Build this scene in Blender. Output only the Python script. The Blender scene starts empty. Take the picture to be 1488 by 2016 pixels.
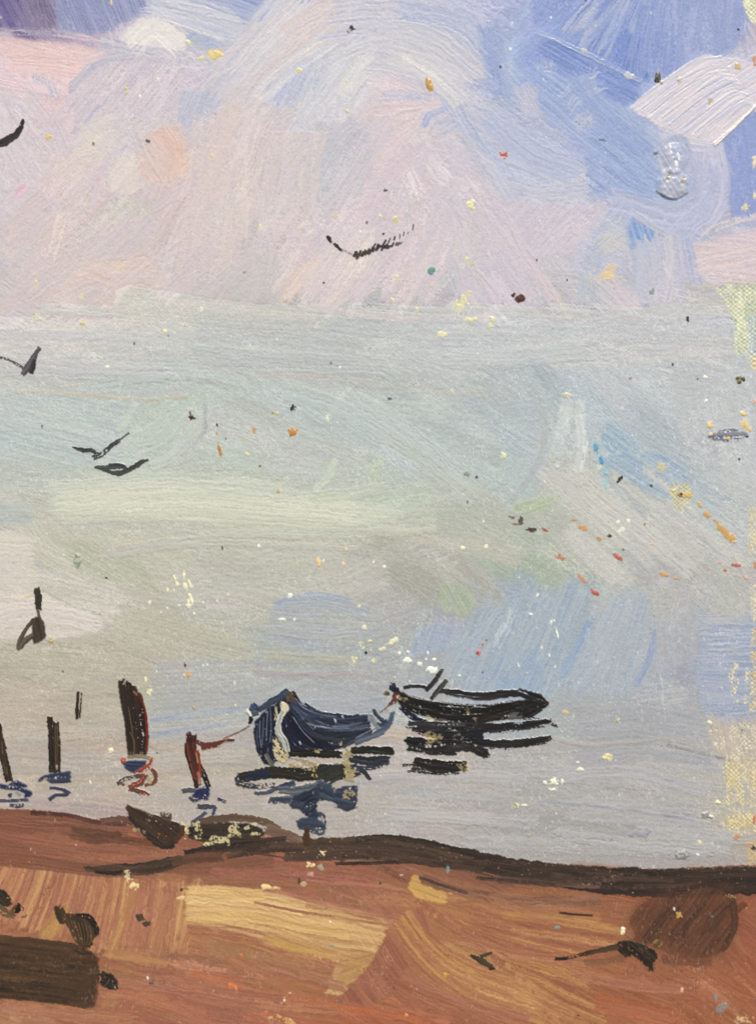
import bpy
import math
import numpy as np

# ------------------------------------------------------------------ canvas raster
# paint is laid stroke by stroke on a grid (photo pixels; 1 px = 0.1 mm), every
# stroke leaves pigment, thickness and the part it belongs to; the parts become
# real relief meshes afterwards
PX = 1.0e-4
STEP = 1.4
PAD = 44
W0, H0 = 1488, 2016
NX = int((W0 + 2*PAD)/STEP) + 1
NY = int((H0 + 2*PAD)/STEP) + 1
XS = (np.arange(NX)*STEP - PAD).astype(np.float32)
YS = (np.arange(NY)*STEP - PAD).astype(np.float32)
rng = np.random.default_rng(7)

TAB = [rng.random((256, 256)).astype(np.float32) for _ in range(6)]
def vn(x, y, s=0):
    """smooth value noise, 0..1"""
    t = TAB[s % 6]
    x = np.asarray(x, np.float32) + 1000.0 + 17.3*s
    y = np.asarray(y, np.float32) + 1000.0 + 9.1*s
    xi = np.floor(x).astype(np.int32); yi = np.floor(y).astype(np.int32)
    fx = x - xi; fy = y - yi
    fx = fx*fx*(3-2*fx); fy = fy*fy*(3-2*fy)
    a = xi & 255; b = (xi+1) & 255; c = yi & 255; d = (yi+1) & 255
    return (t[c, a]*(1-fx) + t[c, b]*fx)*(1-fy) + (t[d, a]*(1-fx) + t[d, b]*fx)*fy

def sstep(a, b, x):
    t = np.clip((x-a)/(b-a+1e-9), 0, 1)
    return t*t*(3-2*t)

GX, GY = np.meshgrid(XS, YS)
# plain weave of the linen, slightly irregular threads
_jx = vn(GX/60, GY/200, 1)*9 + vn(GX/11, GY/40, 2)*4.5
_jy = vn(GX/200, GY/60, 3)*9 + vn(GX/40, GY/11, 4)*4.5
_reg = 0.5 + 0.5*np.sin(np.pi*(GX+_jx)/4.4)*np.sin(np.pi*(GY+_jy)/3.8)
WEAVE = 0.42*_reg*vn(GX/9, GY/9, 5) + 0.50*vn(GX/2.4, GY/6.2, 0) + 0.36*vn(GX/6.5, GY/2.6, 3)
WEAVE = np.clip(0.5 + (WEAVE-WEAVE.mean())/WEAVE.std()*0.19, 0, 1.1).astype(np.float32)
COL = np.zeros((NY, NX, 3), np.float32)
THK = np.zeros((NY, NX), np.float32)          # paint thickness, px
OWN = np.zeros((NY, NX), np.int16)
OWNERS = []                                   # (key, name, parent key, label)
OID = {}
def part(key, name, parent=None, label=None):
    OID[key] = len(OWNERS); OWNERS.append((key, name, parent, label)); return key

def box(x0, y0, x1, y1):
    i0 = max(0, int((x0+PAD)/STEP)); i1 = min(NX, int((x1+PAD)/STEP)+2)
    j0 = max(0, int((y0+PAD)/STEP)); j1 = min(NY, int((y1+PAD)/STEP)+2)
    return i0, i1, j0, j1

def lay(sl, alpha, col, thick, own, op):
    """put paint down: alpha covers, pigment mixes by op, thickness is replaced"""
    a = alpha[..., None]*op
    COL[sl] = COL[sl]*(1-a) + col*a
    THK[sl] = THK[sl]*(1-0.75*alpha) + alpha*thick
    if own is not None:
        m = alpha > 0.42
        OWN[sl][m] = OID[own]

def spline(pts, n):
    p = np.asarray(pts, np.float32)
    if len(p) == 2:
        t = np.linspace(0, 1, n)[:, None]
        return p[0]*(1-t) + p[1]*t
    q = np.vstack([2*p[0]-p[1], p, 2*p[-1]-p[-2]])
    out = []
    m = len(p)-1
    for tt in np.linspace(0, m-1e-4, n):
        i = int(tt); t = tt-i
        a, b, c, d = q[i], q[i+1], q[i+2], q[i+3]
        out.append(0.5*((2*b) + (c-a)*t + (2*a-5*b+4*c-d)*t*t + (3*b-a-3*c+d)*t**3))
    return np.array(out, np.float32)

BROAD = ('sky', 'sea', 'shore', 'bush', 'boxs', 'edge', 'bare', 'wimp', 'lump')
DRYK = {'boata': 0.2, 'boatb': 0.22, 'ar': 0.22, 'br': 0.24, 'bg': 0.26, 'p3': 0.22, 'p1': 0.24, 'p2': 0.24, 'p4': 0.2, 'g1': 0.26, 'g2': 0.2, 'g4': 0.24, 'g5': 0.24, 'g3': 0.26, 'g6': 0.22, 'h1': 0.2, 'h3': 0.2, 'h4': 0.22, 'wreck': 0.2, 'ab': 0.18}
def c3(c): return np.array(c, np.float32)/255.0

def st(pts, w, c, cc=None, op=1.0, load=0.5, dry=0.0, own=None, ends=0.35, soft=0.10, mix=0.5, fine=3.0, edge=0.5, con=1.0):
    """one brush stroke along pts; w full width (number or per-end pair/list); cc streak colour"""
    pts = [tuple(p) for p in pts]
    objp = own is not None and own not in BROAD
    if objp: edge *= 0.4
    if objp and np.ndim(dry) == 0: dry = max(dry, DRYK.get(own, 0.30))
    P0 = np.asarray(pts, np.float32)
    L0 = float(np.sum(np.hypot(*(P0[1:]-P0[:-1]).T)))
    ws = np.atleast_1d(np.asarray(w, np.float32))
    wm = float(ws.max())
    n = int(np.clip(L0/max(wm*0.3, 4.0), 5, 42))
    P = spline(pts, n)
    Wd = np.interp(np.linspace(0, 1, n), np.linspace(0, 1, len(ws)), ws) if len(ws) > 1 else np.full(n, wm)
    pad = wm*0.5 + 4 + wm*ends*0.5
    i0, i1, j0, j1 = box(P[:, 0].min()-pad, P[:, 1].min()-pad, P[:, 0].max()+pad, P[:, 1].max()+pad)
    if i1-i0 < 2 or j1-j0 < 2: return
    X = GX[j0:j1, i0:i1]; Y = GY[j0:j1, i0:i1]
    seed = rng.random()*500
    if fine == 3.0 and wm > 36: fine = 2.4 if rng.random() < 0.6 else 3.6
    wob = (vn(X/14+seed, Y/14, 1)-0.5)*min(6.0, wm*0.16)
    wob2 = (vn(X/4+seed, Y/4+seed, 2)-0.5)*min(4.5, wm*0.30)
    D = np.full(X.shape, 1e9, np.float32); U = np.zeros_like(D); V = np.zeros_like(D); WW = np.full_like(D, wm)
    s = 0.0
    for k in range(n-1):
        a = P[k]; b = P[k+1]; d = b-a; L = float(np.hypot(*d))
        if L < 1e-3: continue
        bi0, bi1, bj0, bj1 = box(min(a[0], b[0])-pad, min(a[1], b[1])-pad, max(a[0], b[0])+pad, max(a[1], b[1])+pad)
        bi0 -= i0; bi1 -= i0; bj0 -= j0; bj1 -= j0
        bi0 = max(bi0, 0); bj0 = max(bj0, 0)
        S = (slice(bj0, bj1), slice(bi0, bi1))
        x = X[S]-a[0]; y = Y[S]-a[1]
        t = (x*d[0]+y*d[1])/(L*L)
        lo = -9.0 if k == 0 else 0.0
        hi = 9.0 if k == n-2 else 1.0
        tc = np.clip(t, lo, hi)
        ex = x-tc*d[0]; ey = y-tc*d[1]
        dist = np.hypot(ex, ey) + np.maximum(-t*L, 0)*0.3*(k == 0) + np.maximum((t-1)*L, 0)*0.3*(k == n-2)
        m = dist < D[S]
        D[S] = np.where(m, dist, D[S])
        U[S] = np.where(m, s+tc*L, U[S])
        V[S] = np.where(m, (d[0]*y-d[1]*x)/L, V[S])
        WW[S] = np.where(m, Wd[k]+(Wd[k+1]-Wd[k])*np.clip(tc, 0, 1), WW[S])
        s += L
    hw = np.maximum(WW*0.5, 0.8)
    vv = (V+wob+wob2*0.6)
    v = vv/hw
    # bristles: long streaks across v
    br = vn(vv/fine+seed, U/(wm*1.1+26)+seed, 3)
    br2 = vn(vv/(fine*2.6)+seed*2, U/(wm*1.6+40), 4)
    b = np.clip((0.6*br+0.55*br2)-0.075, 0, 1)
    rag = (vn(vv/(fine*1.2)+seed*3, 0*U+seed, 5)-0.5)*2*wm*ends*0.5
    rag = rag + wob2
    rag = np.clip(rag, -0.3*s, 0.3*s)
    ee = max(1.5, wm*0.05)
    alpha = sstep(-ee, ee, U+rag)*sstep(-ee, ee, (s-U)+rag*0.8)*(D < 1e8)
    sf = max(soft*hw.mean(), 0.9)
    alpha = alpha*(1-sstep(0, 1, (np.abs(vv)-hw+sf)/(sf*1.6)))
    dr = np.atleast_1d(np.asarray(dry, np.float32))
    if dr.max() > 0:
        dd = dr[0] if len(dr) == 1 else np.interp(np.clip(U/max(s, 1), 0, 1), np.linspace(0, 1, len(dr)), dr)
        cov = 0.62*b + 0.38*WEAVE[j0:j1, i0:i1]
        alpha = alpha*sstep(dd-0.09, dd+0.09, cov)
    ca = c3(c)
    if cc is None:
        g = rng.normal(0, 0.022); cb = np.clip(ca+g+0.018*np.sign(g), 0, 1)
    else: cb = c3(cc)
    t = sstep(0.5-0.42/con, 0.5+0.42/con, b+(mix-0.5))
    col = ca*(1-t[..., None]) + cb*t[..., None]
    col = col + ((br-0.5)*0.05)[..., None]
    ridge = np.exp(-((np.abs(v)-0.9)/0.13)**2)*edge + np.exp(-((s-U)/(ee*2.2))**2)*edge*0.8
    thick = load*(0.35+0.95*br+0.35*br2+ridge*0.8)
    if own in ('sky', 'sea', None): thick = thick*0.95
    lay((slice(j0, j1), slice(i0, i1)), alpha.astype(np.float32), np.clip(col, 0, 1), thick.astype(np.float32), own, op)

def boxblur(a, r=1):
    for ax in (0, 1):
        n = a.shape[ax]
        p = np.pad(a, [(r, r) if k == ax else (0, 0) for k in (0, 1)], mode='edge')
        s = 0
        for k in range(2*r+1):
            s = s + (p[k:k+n] if ax == 0 else p[:, k:k+n])
        a = (s/(2*r+1)).astype(np.float32)
    return a

def po(pts, c, cc=None, ang=0.0, op=1.0, load=0.5, dry=0.0, own=None, rag=4.0, soft=1, fine=3.0, mix=0.5, rot=None, edge=0.5, con=1.0, long=60.0):
    """a patch of paint with a traced outline; streaks run along ang (degrees, downwards positive) or round rot"""
    if own is not None and own not in BROAD and not own.startswith('bare') and own != 'buoy': dry = max(dry, 0.27); edge *= 0.4
    p = np.asarray(pts, np.float32)
    m = rag+soft*3+4
    i0, i1, j0, j1 = box(p[:, 0].min()-m, p[:, 1].min()-m, p[:, 0].max()+m, p[:, 1].max()+m)
    if i1-i0 < 3 or j1-j0 < 3: return
    X = GX[j0:j1, i0:i1]; Y = GY[j0:j1, i0:i1]
    seed = rng.random()*500
    if rot is None:
        ca_, sa_ = math.cos(math.radians(ang)), math.sin(math.radians(ang))
        U = X*ca_+Y*sa_; V = -X*sa_+Y*ca_
    else:
        V = np.hypot(X-rot[0], Y-rot[1]); U = np.arctan2(Y-rot[1], X-rot[0])*float(np.hypot(p[:, 0].mean()-rot[0], p[:, 1].mean()-rot[1]))
        ca_ = sa_ = 0.5
    r1 = (vn(V/(fine*1.3)+seed, U/80+seed, 1)-0.5)*2*rag
    r2 = (vn(X/4+seed, Y/4, 2)-0.5)*rag*0.6
    XX = X+r1*ca_+r2; YY = Y+r1*sa_+r2
    ins = np.zeros(X.shape, bool)
    n = len(p)
    for k in range(n):
        x1, y1 = p[k]; x2, y2 = p[(k+1) % n]
        if y1 == y2: continue
        cnd = ((YY >= y1) != (YY >= y2)) & (XX < (x2-x1)*(YY-y1)/(y2-y1)+x1)
        ins ^= cnd
    alpha = ins.astype(np.float32)
    inner = boxblur(alpha, 3)
    alpha = boxblur(alpha, soft) if soft > 0 else alpha
    if soft > 3: alpha = boxblur(alpha, soft)
    br = vn(V/fine+seed, U/long+seed, 3)
    br2 = vn(V/(fine*2.8)+seed, U/(long*1.5), 4)
    b = np.clip(0.6*br+0.55*br2-0.075, 0, 1)
    if dry > 0:
        cov = 0.5*b+0.5*WEAVE[j0:j1, i0:i1]
        alpha = alpha*sstep(dry-0.09, dry+0.09, cov)
    ca = c3(c); cb = c3(cc) if cc is not None else np.clip(ca+0.03, 0, 1)
    t = sstep(0.5-0.42/con, 0.5+0.42/con, b+(mix-0.5))
    col = ca*(1-t[..., None])+cb*t[..., None]+((br-0.5)*0.05)[..., None]
    rim = np.clip(1-np.abs(inner-0.72)*4, 0, 1)*edge
    thick = load*(0.35+0.95*br+0.35*br2+rim*0.7)
    lay((slice(j0, j1), slice(i0, i1)), alpha.astype(np.float32), np.clip(col, 0, 1), thick.astype(np.float32), own, op)

def dot(x, y, rx, ry, c, ang=0.0, h=1.6, own=None, cc=None, op=1.0, lump=0.35, gap=0.0):
    """a speck of paint thrown or dragged on the surface"""
    r = max(rx, ry)*1.5+3
    i0, i1, j0, j1 = box(x-r, y-r, x+r, y+r)
    if i1-i0 < 2 or j1-j0 < 2: return
    X = GX[j0:j1, i0:i1]; Y = GY[j0:j1, i0:i1]
    seed = rng.random()*500
    a = math.radians(ang)
    dx = X-x; dy = Y-y
    u = (dx*math.cos(a)+dy*math.sin(a))/max(rx, 1.0); v = (-dx*math.sin(a)+dy*math.cos(a))/max(ry, 1.0)
    q = np.hypot(u, v) + (vn(X/max(2.5, r*0.28)+seed, Y/max(2.5, r*0.28), 2)-0.5)*2*lump
    e = 1.2/max(1.0, min(rx, ry))
    alpha = 1-sstep(1-e, 1+e*0.6, q)
    if gap > 0:
        alpha = alpha*sstep(gap-0.12, gap+0.12, WEAVE[j0:j1, i0:i1]*0.6+0.4*vn(X/4+seed, Y/4, 4))
    n = vn(X/4+seed, Y/4+seed, 3)
    col = c3(c)+((n-0.5)*0.07)[..., None]
    if cc is not None:
        t = sstep(0.45, 0.65, n)[..., None]; col = c3(c)*(1-t)+c3(cc)*t
    thick = h*np.clip(1.15-0.75*q*q, 0.15, 1)*(0.8+0.4*n)
    lay((slice(j0, j1), slice(i0, i1)), alpha.astype(np.float32), np.clip(col, 0, 1), thick.astype(np.float32), own, op)

def bump(x, y, rx, ry, h, ang=0):
    r = max(rx, ry)*1.6
    i0, i1, j0, j1 = box(x-r, y-r, x+r, y+r)
    X = GX[j0:j1, i0:i1]-x; Y = GY[j0:j1, i0:i1]-y
    a = math.radians(ang)
    q = np.hypot((X*math.cos(a)+Y*math.sin(a))/rx, (-X*math.sin(a)+Y*math.cos(a))/ry)
    q = q + (vn((X+x)/9, (Y+y)/9, 3)-0.5)*0.3
    THK[j0:j1, i0:i1] += h*np.clip(1-q*q, 0, 1)**0.7*(0.7+0.6*vn((X+x)/6, (Y+y)/6, 1))

def zf(ox, oy, s):
    return lambda *pts: [(ox+x/s, oy+y/s) for x, y in pts]
# ------------------------------------------------------------------ parts of the painting
part('sky', 'painted_sky', None, 'pink, lavender and blue painted sky in broad brush strokes')
part('sea', 'painted_sea', None, 'grey green and blue painted sea in thin smooth strokes')
part('shore', 'painted_shore', None, 'red brown painted sand streaked with ochre')
part('edge', 'painted_waterline', 'shore', 'dark brown strokes along the edge of the sand')
part('boxs', 'painted_shadow', 'shore', 'dark brown rectangular stroke on the sand')
part('bush', 'painted_bush', 'shore', 'soft dark brown rounded patch at the top of the sand')
part('boata', 'painted_rowing_boat', None, 'navy rowing boat with a cream stem stripe, seen from the bow')
part('ab', 'stem_stripe', 'boata', 'pale cream stripe down the bow')
part('ar', 'reflection', 'boata', 'blue grey zigzag reflection under the boat')
part('boatb', 'painted_rowing_boat', None, 'black rowing boat with two short oars, seen from the side')
part('bo', 'oar', 'boatb'); part('bo2', 'oar', 'boatb')
part('bg', 'gunwale', 'boatb')
part('bn', 'bow_tip', 'boatb', 'dark blue bow tip')
part('brp', 'mooring_rope', 'boatb', 'thin red brown rope at the bow')
part('br', 'reflection', 'boatb', 'black horizontal dashes of reflection')
for k, lb in (('p1', 'leaning dark brown post cut by the left edge'), ('p2', 'thin upright dark brown post'),
              ('p0', 'short thin dark stroke of a far post'), ('p3', 'thickest dark post with a red right edge'),
              ('p4', 'red brown post with a mooring rope')):
    part(k, 'painted_mooring_post', None, lb)
for k in ('p1', 'p2', 'p3', 'p4'): part(k+'r', 'reflection', k)
part('p4e', 'mooring_rope', 'p4', 'dragged red brown rope')
for k, lb in (('g1', 'black gull wing cut by the left edge, high in the sky'), ('g2', 'broad dry brushed gull in the middle of the sky'),
              ('g3', 'grey violet gull at the left edge over the sea'), ('g4', 'upper gull of the pair over the sea'),
              ('g5', 'lower gull of the pair over the sea'), ('g6', 'brown bird with one wing raised above the posts')):
    part(k, 'painted_gull', None, lb)
part('wreck', 'painted_wreck', None, 'broken brown boat hull on the sand')
part('wreckt', 'stern_block', 'wreck')
for k, lb in (('h1', 'brown bird standing on the sand with its head up'), ('h2', 'dark bird cut by the left edge'),
              ('h3', 'black round bird on the sand below the standing one'), ('h4', 'black bird with a long thin tail on the sand'),
              ('h5', 'small dark bird on ochre sand')):
    part(k, 'painted_bird', None, lb)
part('h2h', 'head', 'h2'); part('h4t', 'tail', 'h4'); part('h1f', 'feet', 'h1')
part('buoy', 'painted_buoy', None, 'dark blue and yellow dry dabs near the right edge')
part('lump', 'paint_lump', None, 'thick knob of blue paint below the white stroke')
part('wimp', 'impasto_stroke', None, 'thick white and lilac brush stroke')

# ------------------------------------------------------------------ first wash: broad colour of each area
G = """95,85,135 130,128,165 140,150,190 185,190,210 155,168,205 205,200,212 200,198,212 190,196,215 165,180,215 150,168,215 150,168,212 150,165,210 190,190,196
226,205,208 228,205,205 206,200,208 206,202,208 200,204,212 212,208,214 200,206,218 208,208,215 172,186,218 135,158,212 125,148,208 190,195,215 205,200,212
210,204,212 210,204,212 216,208,212 204,202,212 212,205,210 200,202,214 216,206,212 210,205,216 184,194,218 172,184,216 160,176,214 205,203,216 158,172,212
214,206,214 216,206,204 216,206,202 216,204,200 214,204,204 206,202,206 214,204,210 214,204,212 204,204,214 184,194,216 160,178,216 185,190,215 160,174,214
208,204,208 218,206,204 216,205,203 214,204,204 216,206,208 214,204,208 214,204,210 214,206,210 206,204,214 210,203,210 188,196,214 194,196,216 218,206,208
210,200,196 208,198,194 200,196,190 196,194,188 186,188,186 180,184,184 182,186,188 192,190,194 196,190,196 186,188,194 186,188,192 190,190,196 205,208,186
190,188,184 186,188,184 180,185,182 178,186,182 180,186,182 178,184,180 178,186,184 176,184,182 172,180,184 170,180,186 178,184,188 182,186,190 184,186,188
176,186,186 178,188,186 180,190,182 180,188,180 178,186,178 178,186,178 180,190,190 178,186,186 172,182,182 170,182,186 168,180,188 180,184,186 184,186,188
178,182,178 190,190,178 190,190,176 190,190,174 188,192,176 186,190,174 180,186,172 176,182,170 172,180,164 176,180,168 180,182,178 180,182,180 182,184,184
198,190,180 190,186,172 184,182,166 182,178,168 182,178,168 180,178,168 178,176,164 172,172,160 168,172,160 172,174,166 178,174,168 176,174,170 180,176,174
186,178,168 186,180,166 180,176,160 176,172,160 172,170,160 168,170,168 166,168,168 164,168,172 152,166,184 158,170,186 160,170,182 162,170,186 150,164,196
176,166,156 174,166,152 172,166,150 164,166,164 160,166,172 160,166,172 162,164,168 160,164,168 154,166,178 158,166,174 162,166,170 160,166,178 150,160,186
176,166,154 176,166,154 176,166,154 174,166,156 174,166,158 174,166,160 174,166,160 170,166,162 164,164,164 162,162,166 164,164,168 166,166,170 186,176,158
172,160,152 172,160,152 170,158,152 168,162,158 168,164,160 166,164,162 164,162,164 164,162,162 160,162,164 160,162,164 160,160,166 162,162,166 176,168,150
160,150,145 160,150,145 160,150,145 160,150,145 160,150,145 160,150,145 160,150,145 160,150,145 160,150,145 160,150,145 160,150,145 160,150,145 160,150,145
160,150,145 160,150,145 160,150,145 160,150,145 160,150,145 160,150,145 160,150,145 160,150,145 160,150,145 160,150,145 160,150,145 160,150,145 160,150,145
160,150,145 160,150,145 160,150,145 160,150,145 160,150,145 160,150,145 160,150,145 160,150,145 160,150,145 160,150,145 160,150,145 160,150,145 160,150,145"""
GRID0 = np.array([[[float(v) for v in c.split(',')] for c in r.split()] for r in G.split('\n')], np.float32)
GRID = GRID0.copy(); GRID[12:14] += np.array([7, 2, -3], np.float32); GRID[11] += np.array([4, 1, -2], np.float32)
S = """118,72,54 124,76,58 132,82,66 130,80,62 128,80,62 128,78,60 128,78,60 120,76,58 116,72,56 112,70,54 106,68,52 104,66,50 110,68,50
128,78,60 132,82,64 134,84,64 132,82,64 134,84,66 134,82,64 132,80,64 124,78,60 116,74,58 116,74,56 108,66,50 104,64,48 116,70,52
150,92,68 152,96,68 150,96,66 156,108,72 158,112,76 148,104,74 140,88,68 150,102,66 148,94,66 146,92,64 138,84,60 120,72,52 138,80,58
120,80,56 140,90,64 146,92,68 148,94,72 148,94,68 154,106,70 140,86,66 150,100,66 154,106,66 152,98,64 142,86,60 134,80,56 142,84,58
150,96,68 150,94,70 148,90,68 148,92,70 150,92,70 158,90,64 154,84,58 148,86,62 150,92,66 150,90,64 150,90,60 144,84,56 142,84,58"""
SGRID = np.array([[[float(v) for v in c.split(',')] for c in r.split()] for r in S.split('\n')], np.float32)
def gmap(grid, x, y, x0, dx, y0, dy):
    h, w = grid.shape[:2]
    u = np.clip((x-x0)/dx, 0, w-1.001); v = np.clip((y-y0)/dy, 0, h-1.001)
    i = np.floor(u).astype(int); j = np.floor(v).astype(int); fx = (u-i)[..., None]; fy = (v-j)[..., None]
    fx = fx*fx*(3-2*fx); fy = fy*fy*(3-2*fy)
    return (grid[j, i]*(1-fx)+grid[j, i+1]*fx)*(1-fy)+(grid[j+1, i]*(1-fx)+grid[j+1, i+1]*fx)*fy
def basec(x, y):
    return tuple(gmap(GRID, np.array(float(x)), np.array(float(y)), 0, 124, 0, 126))
def shorec(x, y):
    return tuple(gmap(SGRID, np.array(float(x)), np.array(float(y)), 0, 124, 1600, 104))

wx = GX + (vn(GX/60, GY/60, 1)-0.5)*70; wy = GY + (vn(GX/70, GY/50, 2)-0.5)*50
COL[:] = gmap(GRID, wx, wy, 0, 124, 0, 126)/255.0
OWN[:] = np.where(GY + (vn(GX/12, GY/6, 3)-0.5)*8 < 622+6*np.sin(GX/170), OID['sky'], OID['sea'])

# brush direction across the picture: x, y, degrees
FLOW = [(60, 40, 60), (60, 120, 8), (200, 40, 65), (380, 40, 25), (180, 180, -50), (70, 250, 60), (480, 120, -40), (620, 60, -42), (800, 100, 30),
        (560, 220, -60), (700, 250, -62), (620, 350, -62), (460, 350, -70), (300, 300, -55), (120, 420, -48), (260, 470, -40), (80, 540, 40), (250, 570, -45),
        (480, 520, -70), (640, 540, -58), (780, 480, -60), (900, 380, 45), (960, 500, 55), (900, 560, -60), (1040, 560, 55), (1050, 330, 30), (1100, 200, 38),
        (1200, 60, -60), (1300, 80, -72), (1150, 90, -50), (1420, 60, 80), (1350, 200, -38), (1230, 330, 40), (1440, 330, 85), (1350, 450, -50), (1270, 520, 75),
        (1150, 480, -50), (1430, 510, 10), (1200, 600, 20),
        (300, 660, 3), (700, 660, 4), (1100, 650, -4), (1350, 660, -4), (100, 640, 2), (100, 830, 14), (300, 830, -65), (300, 760, 4), (500, 780, 30), (620, 850, 32),
        (800, 850, 38), (950, 880, 38), (1130, 800, 70), (1250, 850, 35), (1400, 800, 85), (1050, 960, -50), (1200, 980, 42), (1350, 950, 30), (560, 930, -5), (700, 960, -10),
        (100, 930, 8), (300, 1000, 5), (600, 1040, 1), (850, 1060, -3), (1100, 1060, 40), (1300, 1080, 42), (130, 1080, 42), (60, 1130, 2), (300, 1150, 20), (500, 1120, 2),
        (700, 1140, -20), (900, 1130, 45), (300, 1230, 25), (560, 1200, 12), (620, 1290, -2), (900, 1240, -72), (1050, 1250, -68), (1200, 1280, -70), (1330, 1250, -75),
        (1430, 1250, 2), (150, 1300, 2), (100, 1400, -3), (400, 1330, -4), (600, 1350, -2), (350, 1480, -4), (800, 1560, 2), (1000, 1560, 2), (1250, 1500, 10), (1200, 1600, 4),
        (1400, 1560, 12), (600, 1600, 0), (200, 1560, 0), (1440, 1450, 70)]
FL = np.array(FLOW, float)
def flow(x, y):
    d = (FL[:, 0]-x)**2+(FL[:, 1]-y)**2+400
    w = 1/d**1.6
    a = np.radians(FL[:, 2])*2
    return math.atan2((w*np.sin(a)).sum(), (w*np.cos(a)).sum())/2
SFLOW = [(50, 1620, 12), (200, 1640, 8), (400, 1700, 4), (250, 1690, 8), (60, 1730, -55), (150, 1760, -62), (250, 1790, -68), (330, 1780, -80), (500, 1720, 3), (700, 1730, 6),
         (480, 1800, 8), (620, 1850, 14), (450, 1900, 18), (300, 1930, 12), (600, 1950, 14), (800, 1950, 22), (780, 1870, 60), (860, 1880, 40), (950, 1930, 22), (1000, 1800, 14),
         (1150, 1820, 12), (1100, 1930, 22), (1250, 1960, 25), (1400, 1960, 40), (1350, 1820, -45), (100, 1900, 10), (60, 1990, 15), (1200, 1760, 5), (900, 1750, 18), (1470, 1850, 45)]
SF = np.array(SFLOW, float)
def sflow(x, y):
    d = (SF[:, 0]-x)**2+(SF[:, 1]-y)**2+300
    w = 1/d**1.8
    a = np.radians(SF[:, 2])*2
    return math.atan2((w*np.sin(a)).sum(), (w*np.cos(a)).sum())/2

def fill(n, x0, x1, y0, y1, fl, cm, wr, lr, opr, own, jit=5.0, load=0.35, dry=0.0, curve=0.15):
    for _ in range(n):
        x = rng.uniform(x0, x1); y = rng.uniform(y0, y1)
        a = fl(x, y)+rng.normal(0, 0.12)
        if rng.random() < 0.5: a += math.pi
        L = rng.uniform(*lr)*0.5; w = rng.uniform(*wr)
        dx, dy = math.cos(a)*L, math.sin(a)*L
        kx, ky = -dy*rng.normal(0, curve), dx*rng.normal(0, curve)
        c = np.array(cm(x, y))
        g = rng.normal(0, jit)
        c1 = np.clip(c+g+rng.normal(0, jit*0.45, 3), 0, 255); c2 = np.clip(c+rng.normal(0, jit)+rng.normal(0, jit*0.5, 3), 0, 255)
        st([(x-dx, y-dy), (x+kx, y+ky), (x+dx, y+dy)], w, c1, c2, op=rng.uniform(*opr), load=load*rng.uniform(0.6, 1.3), own=own, soft=0.45, dry=dry, ends=0.7, edge=0.3)

fill(330, -20, 1500, -20, 600, flow, basec, (55, 125), (120, 290), (0.7, 0.97), None, 6.5, 0.8)
fill(360, -20, 1500, 640, 1640, flow, basec, (40, 105), (130, 330), (0.6, 0.95), None, 5.0, 0.42)
fill(200, -20, 1500, -20, 600, flow, basec, (14, 44), (70, 190), (0.35, 0.7), None, 6.5, 0.8, 0.3)
fill(190, -20, 1500, 640, 1640, flow, basec, (10, 36), (90, 240), (0.3, 0.6), None, 5.0, 0.4, 0.34)

# ------------------------------------------------------------------ sky, traced strokes
K = dict(own='sky')
def sk(pts, w, c, cc=None, **k):
    d = dict(op=0.9, load=0.8, soft=0.38, edge=0.5, ends=0.6); d.update(k); st(pts, w, c, cc, **d)
def pk(pts, c, cc=None, **k):
    d = dict(op=0.9, load=0.7, rag=9, soft=3, edge=0.4, fine=2.4); d.update(k); po(pts, c, cc, **d)
# upper left
pk([(-40, -40), (70, -40), (58, 40), (40, 60), (-40, 60)], (92, 84, 136), (124, 116, 160), ang=62, soft=5)
pk([(60, -40), (105, -40), (118, 50), (60, 62), (34, 58)], (112, 104, 140), (146, 140, 172), ang=66, rag=9)
sk([(78, 2), (88, 56)], 34, (98, 90, 116), (138, 130, 160), dry=0.42)
pk([(104, -40), (290, -40), (288, 24), (262, 34), (205, 68), (120, 66), (112, 30)], (138, 148, 188), (156, 166, 200), ang=68, rag=5)
sk([(0, 62), (110, 66), (215, 84)], 15, (176, 168, 190), (214, 202, 210), dry=0.35)
pk([(-40, 74), (40, 76), (150, 88), (212, 104), (180, 128), (130, 168), (90, 146), (40, 118), (-40, 96)], (234, 206, 202), (226, 206, 206), ang=12, rag=4)
pk([(232, 76), (288, 28), (316, 32), (362, 72), (372, 104), (256, 102)], (240, 238, 228), (222, 222, 222), ang=-48, rag=4, load=0.9)
sk([(286, 10), (380, 30), (478, 62)], 64, (188, 194, 214), (212, 214, 222), load=1.0, con=1.6)
sk([(300, 2), (400, 22), (470, 40)], 14, (214, 216, 222), (196, 202, 216), load=1.1, dry=0.3)
pk([(430, -40), (540, -40), (492, 40), (470, 34)], (150, 166, 208), (168, 180, 212), ang=20, rag=5)
sk([(200, 84), (260, 100), (372, 118)], 30, (190, 192, 208), (206, 204, 212))
sk([(365, 96), (410, 128), (430, 170)], 52, (190, 192, 206), (206, 204, 210))
pk([(136, 186), (190, 126), (235, 106), (330, 122), (360, 150), (350, 225), (270, 236), (200, 215), (160, 240), (130, 220)], (206, 199, 209), (214, 206, 212), ang=-52, rag=5)
sk([(136, 180), (172, 142), (206, 116)], 12, (178, 180, 202), (196, 194, 208), load=0.8)
sk([(156, 258), (176, 232), (196, 208)], 10, (190, 190, 212), (204, 200, 212))
sk([(64, 152), (100, 168), (112, 196)], 20, (194, 192, 210), (210, 204, 212))
pk([(356, 176), (440, 178), (430, 214), (402, 236), (372, 254), (352, 236)], (184, 190, 212), (198, 200, 212), ang=-66, rag=5)
pk([(158, 250), (205, 232), (235, 262), (228, 300), (190, 322), (150, 300)], (222, 214, 206), (212, 206, 206), ang=-62, rag=8, soft=3)
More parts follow.
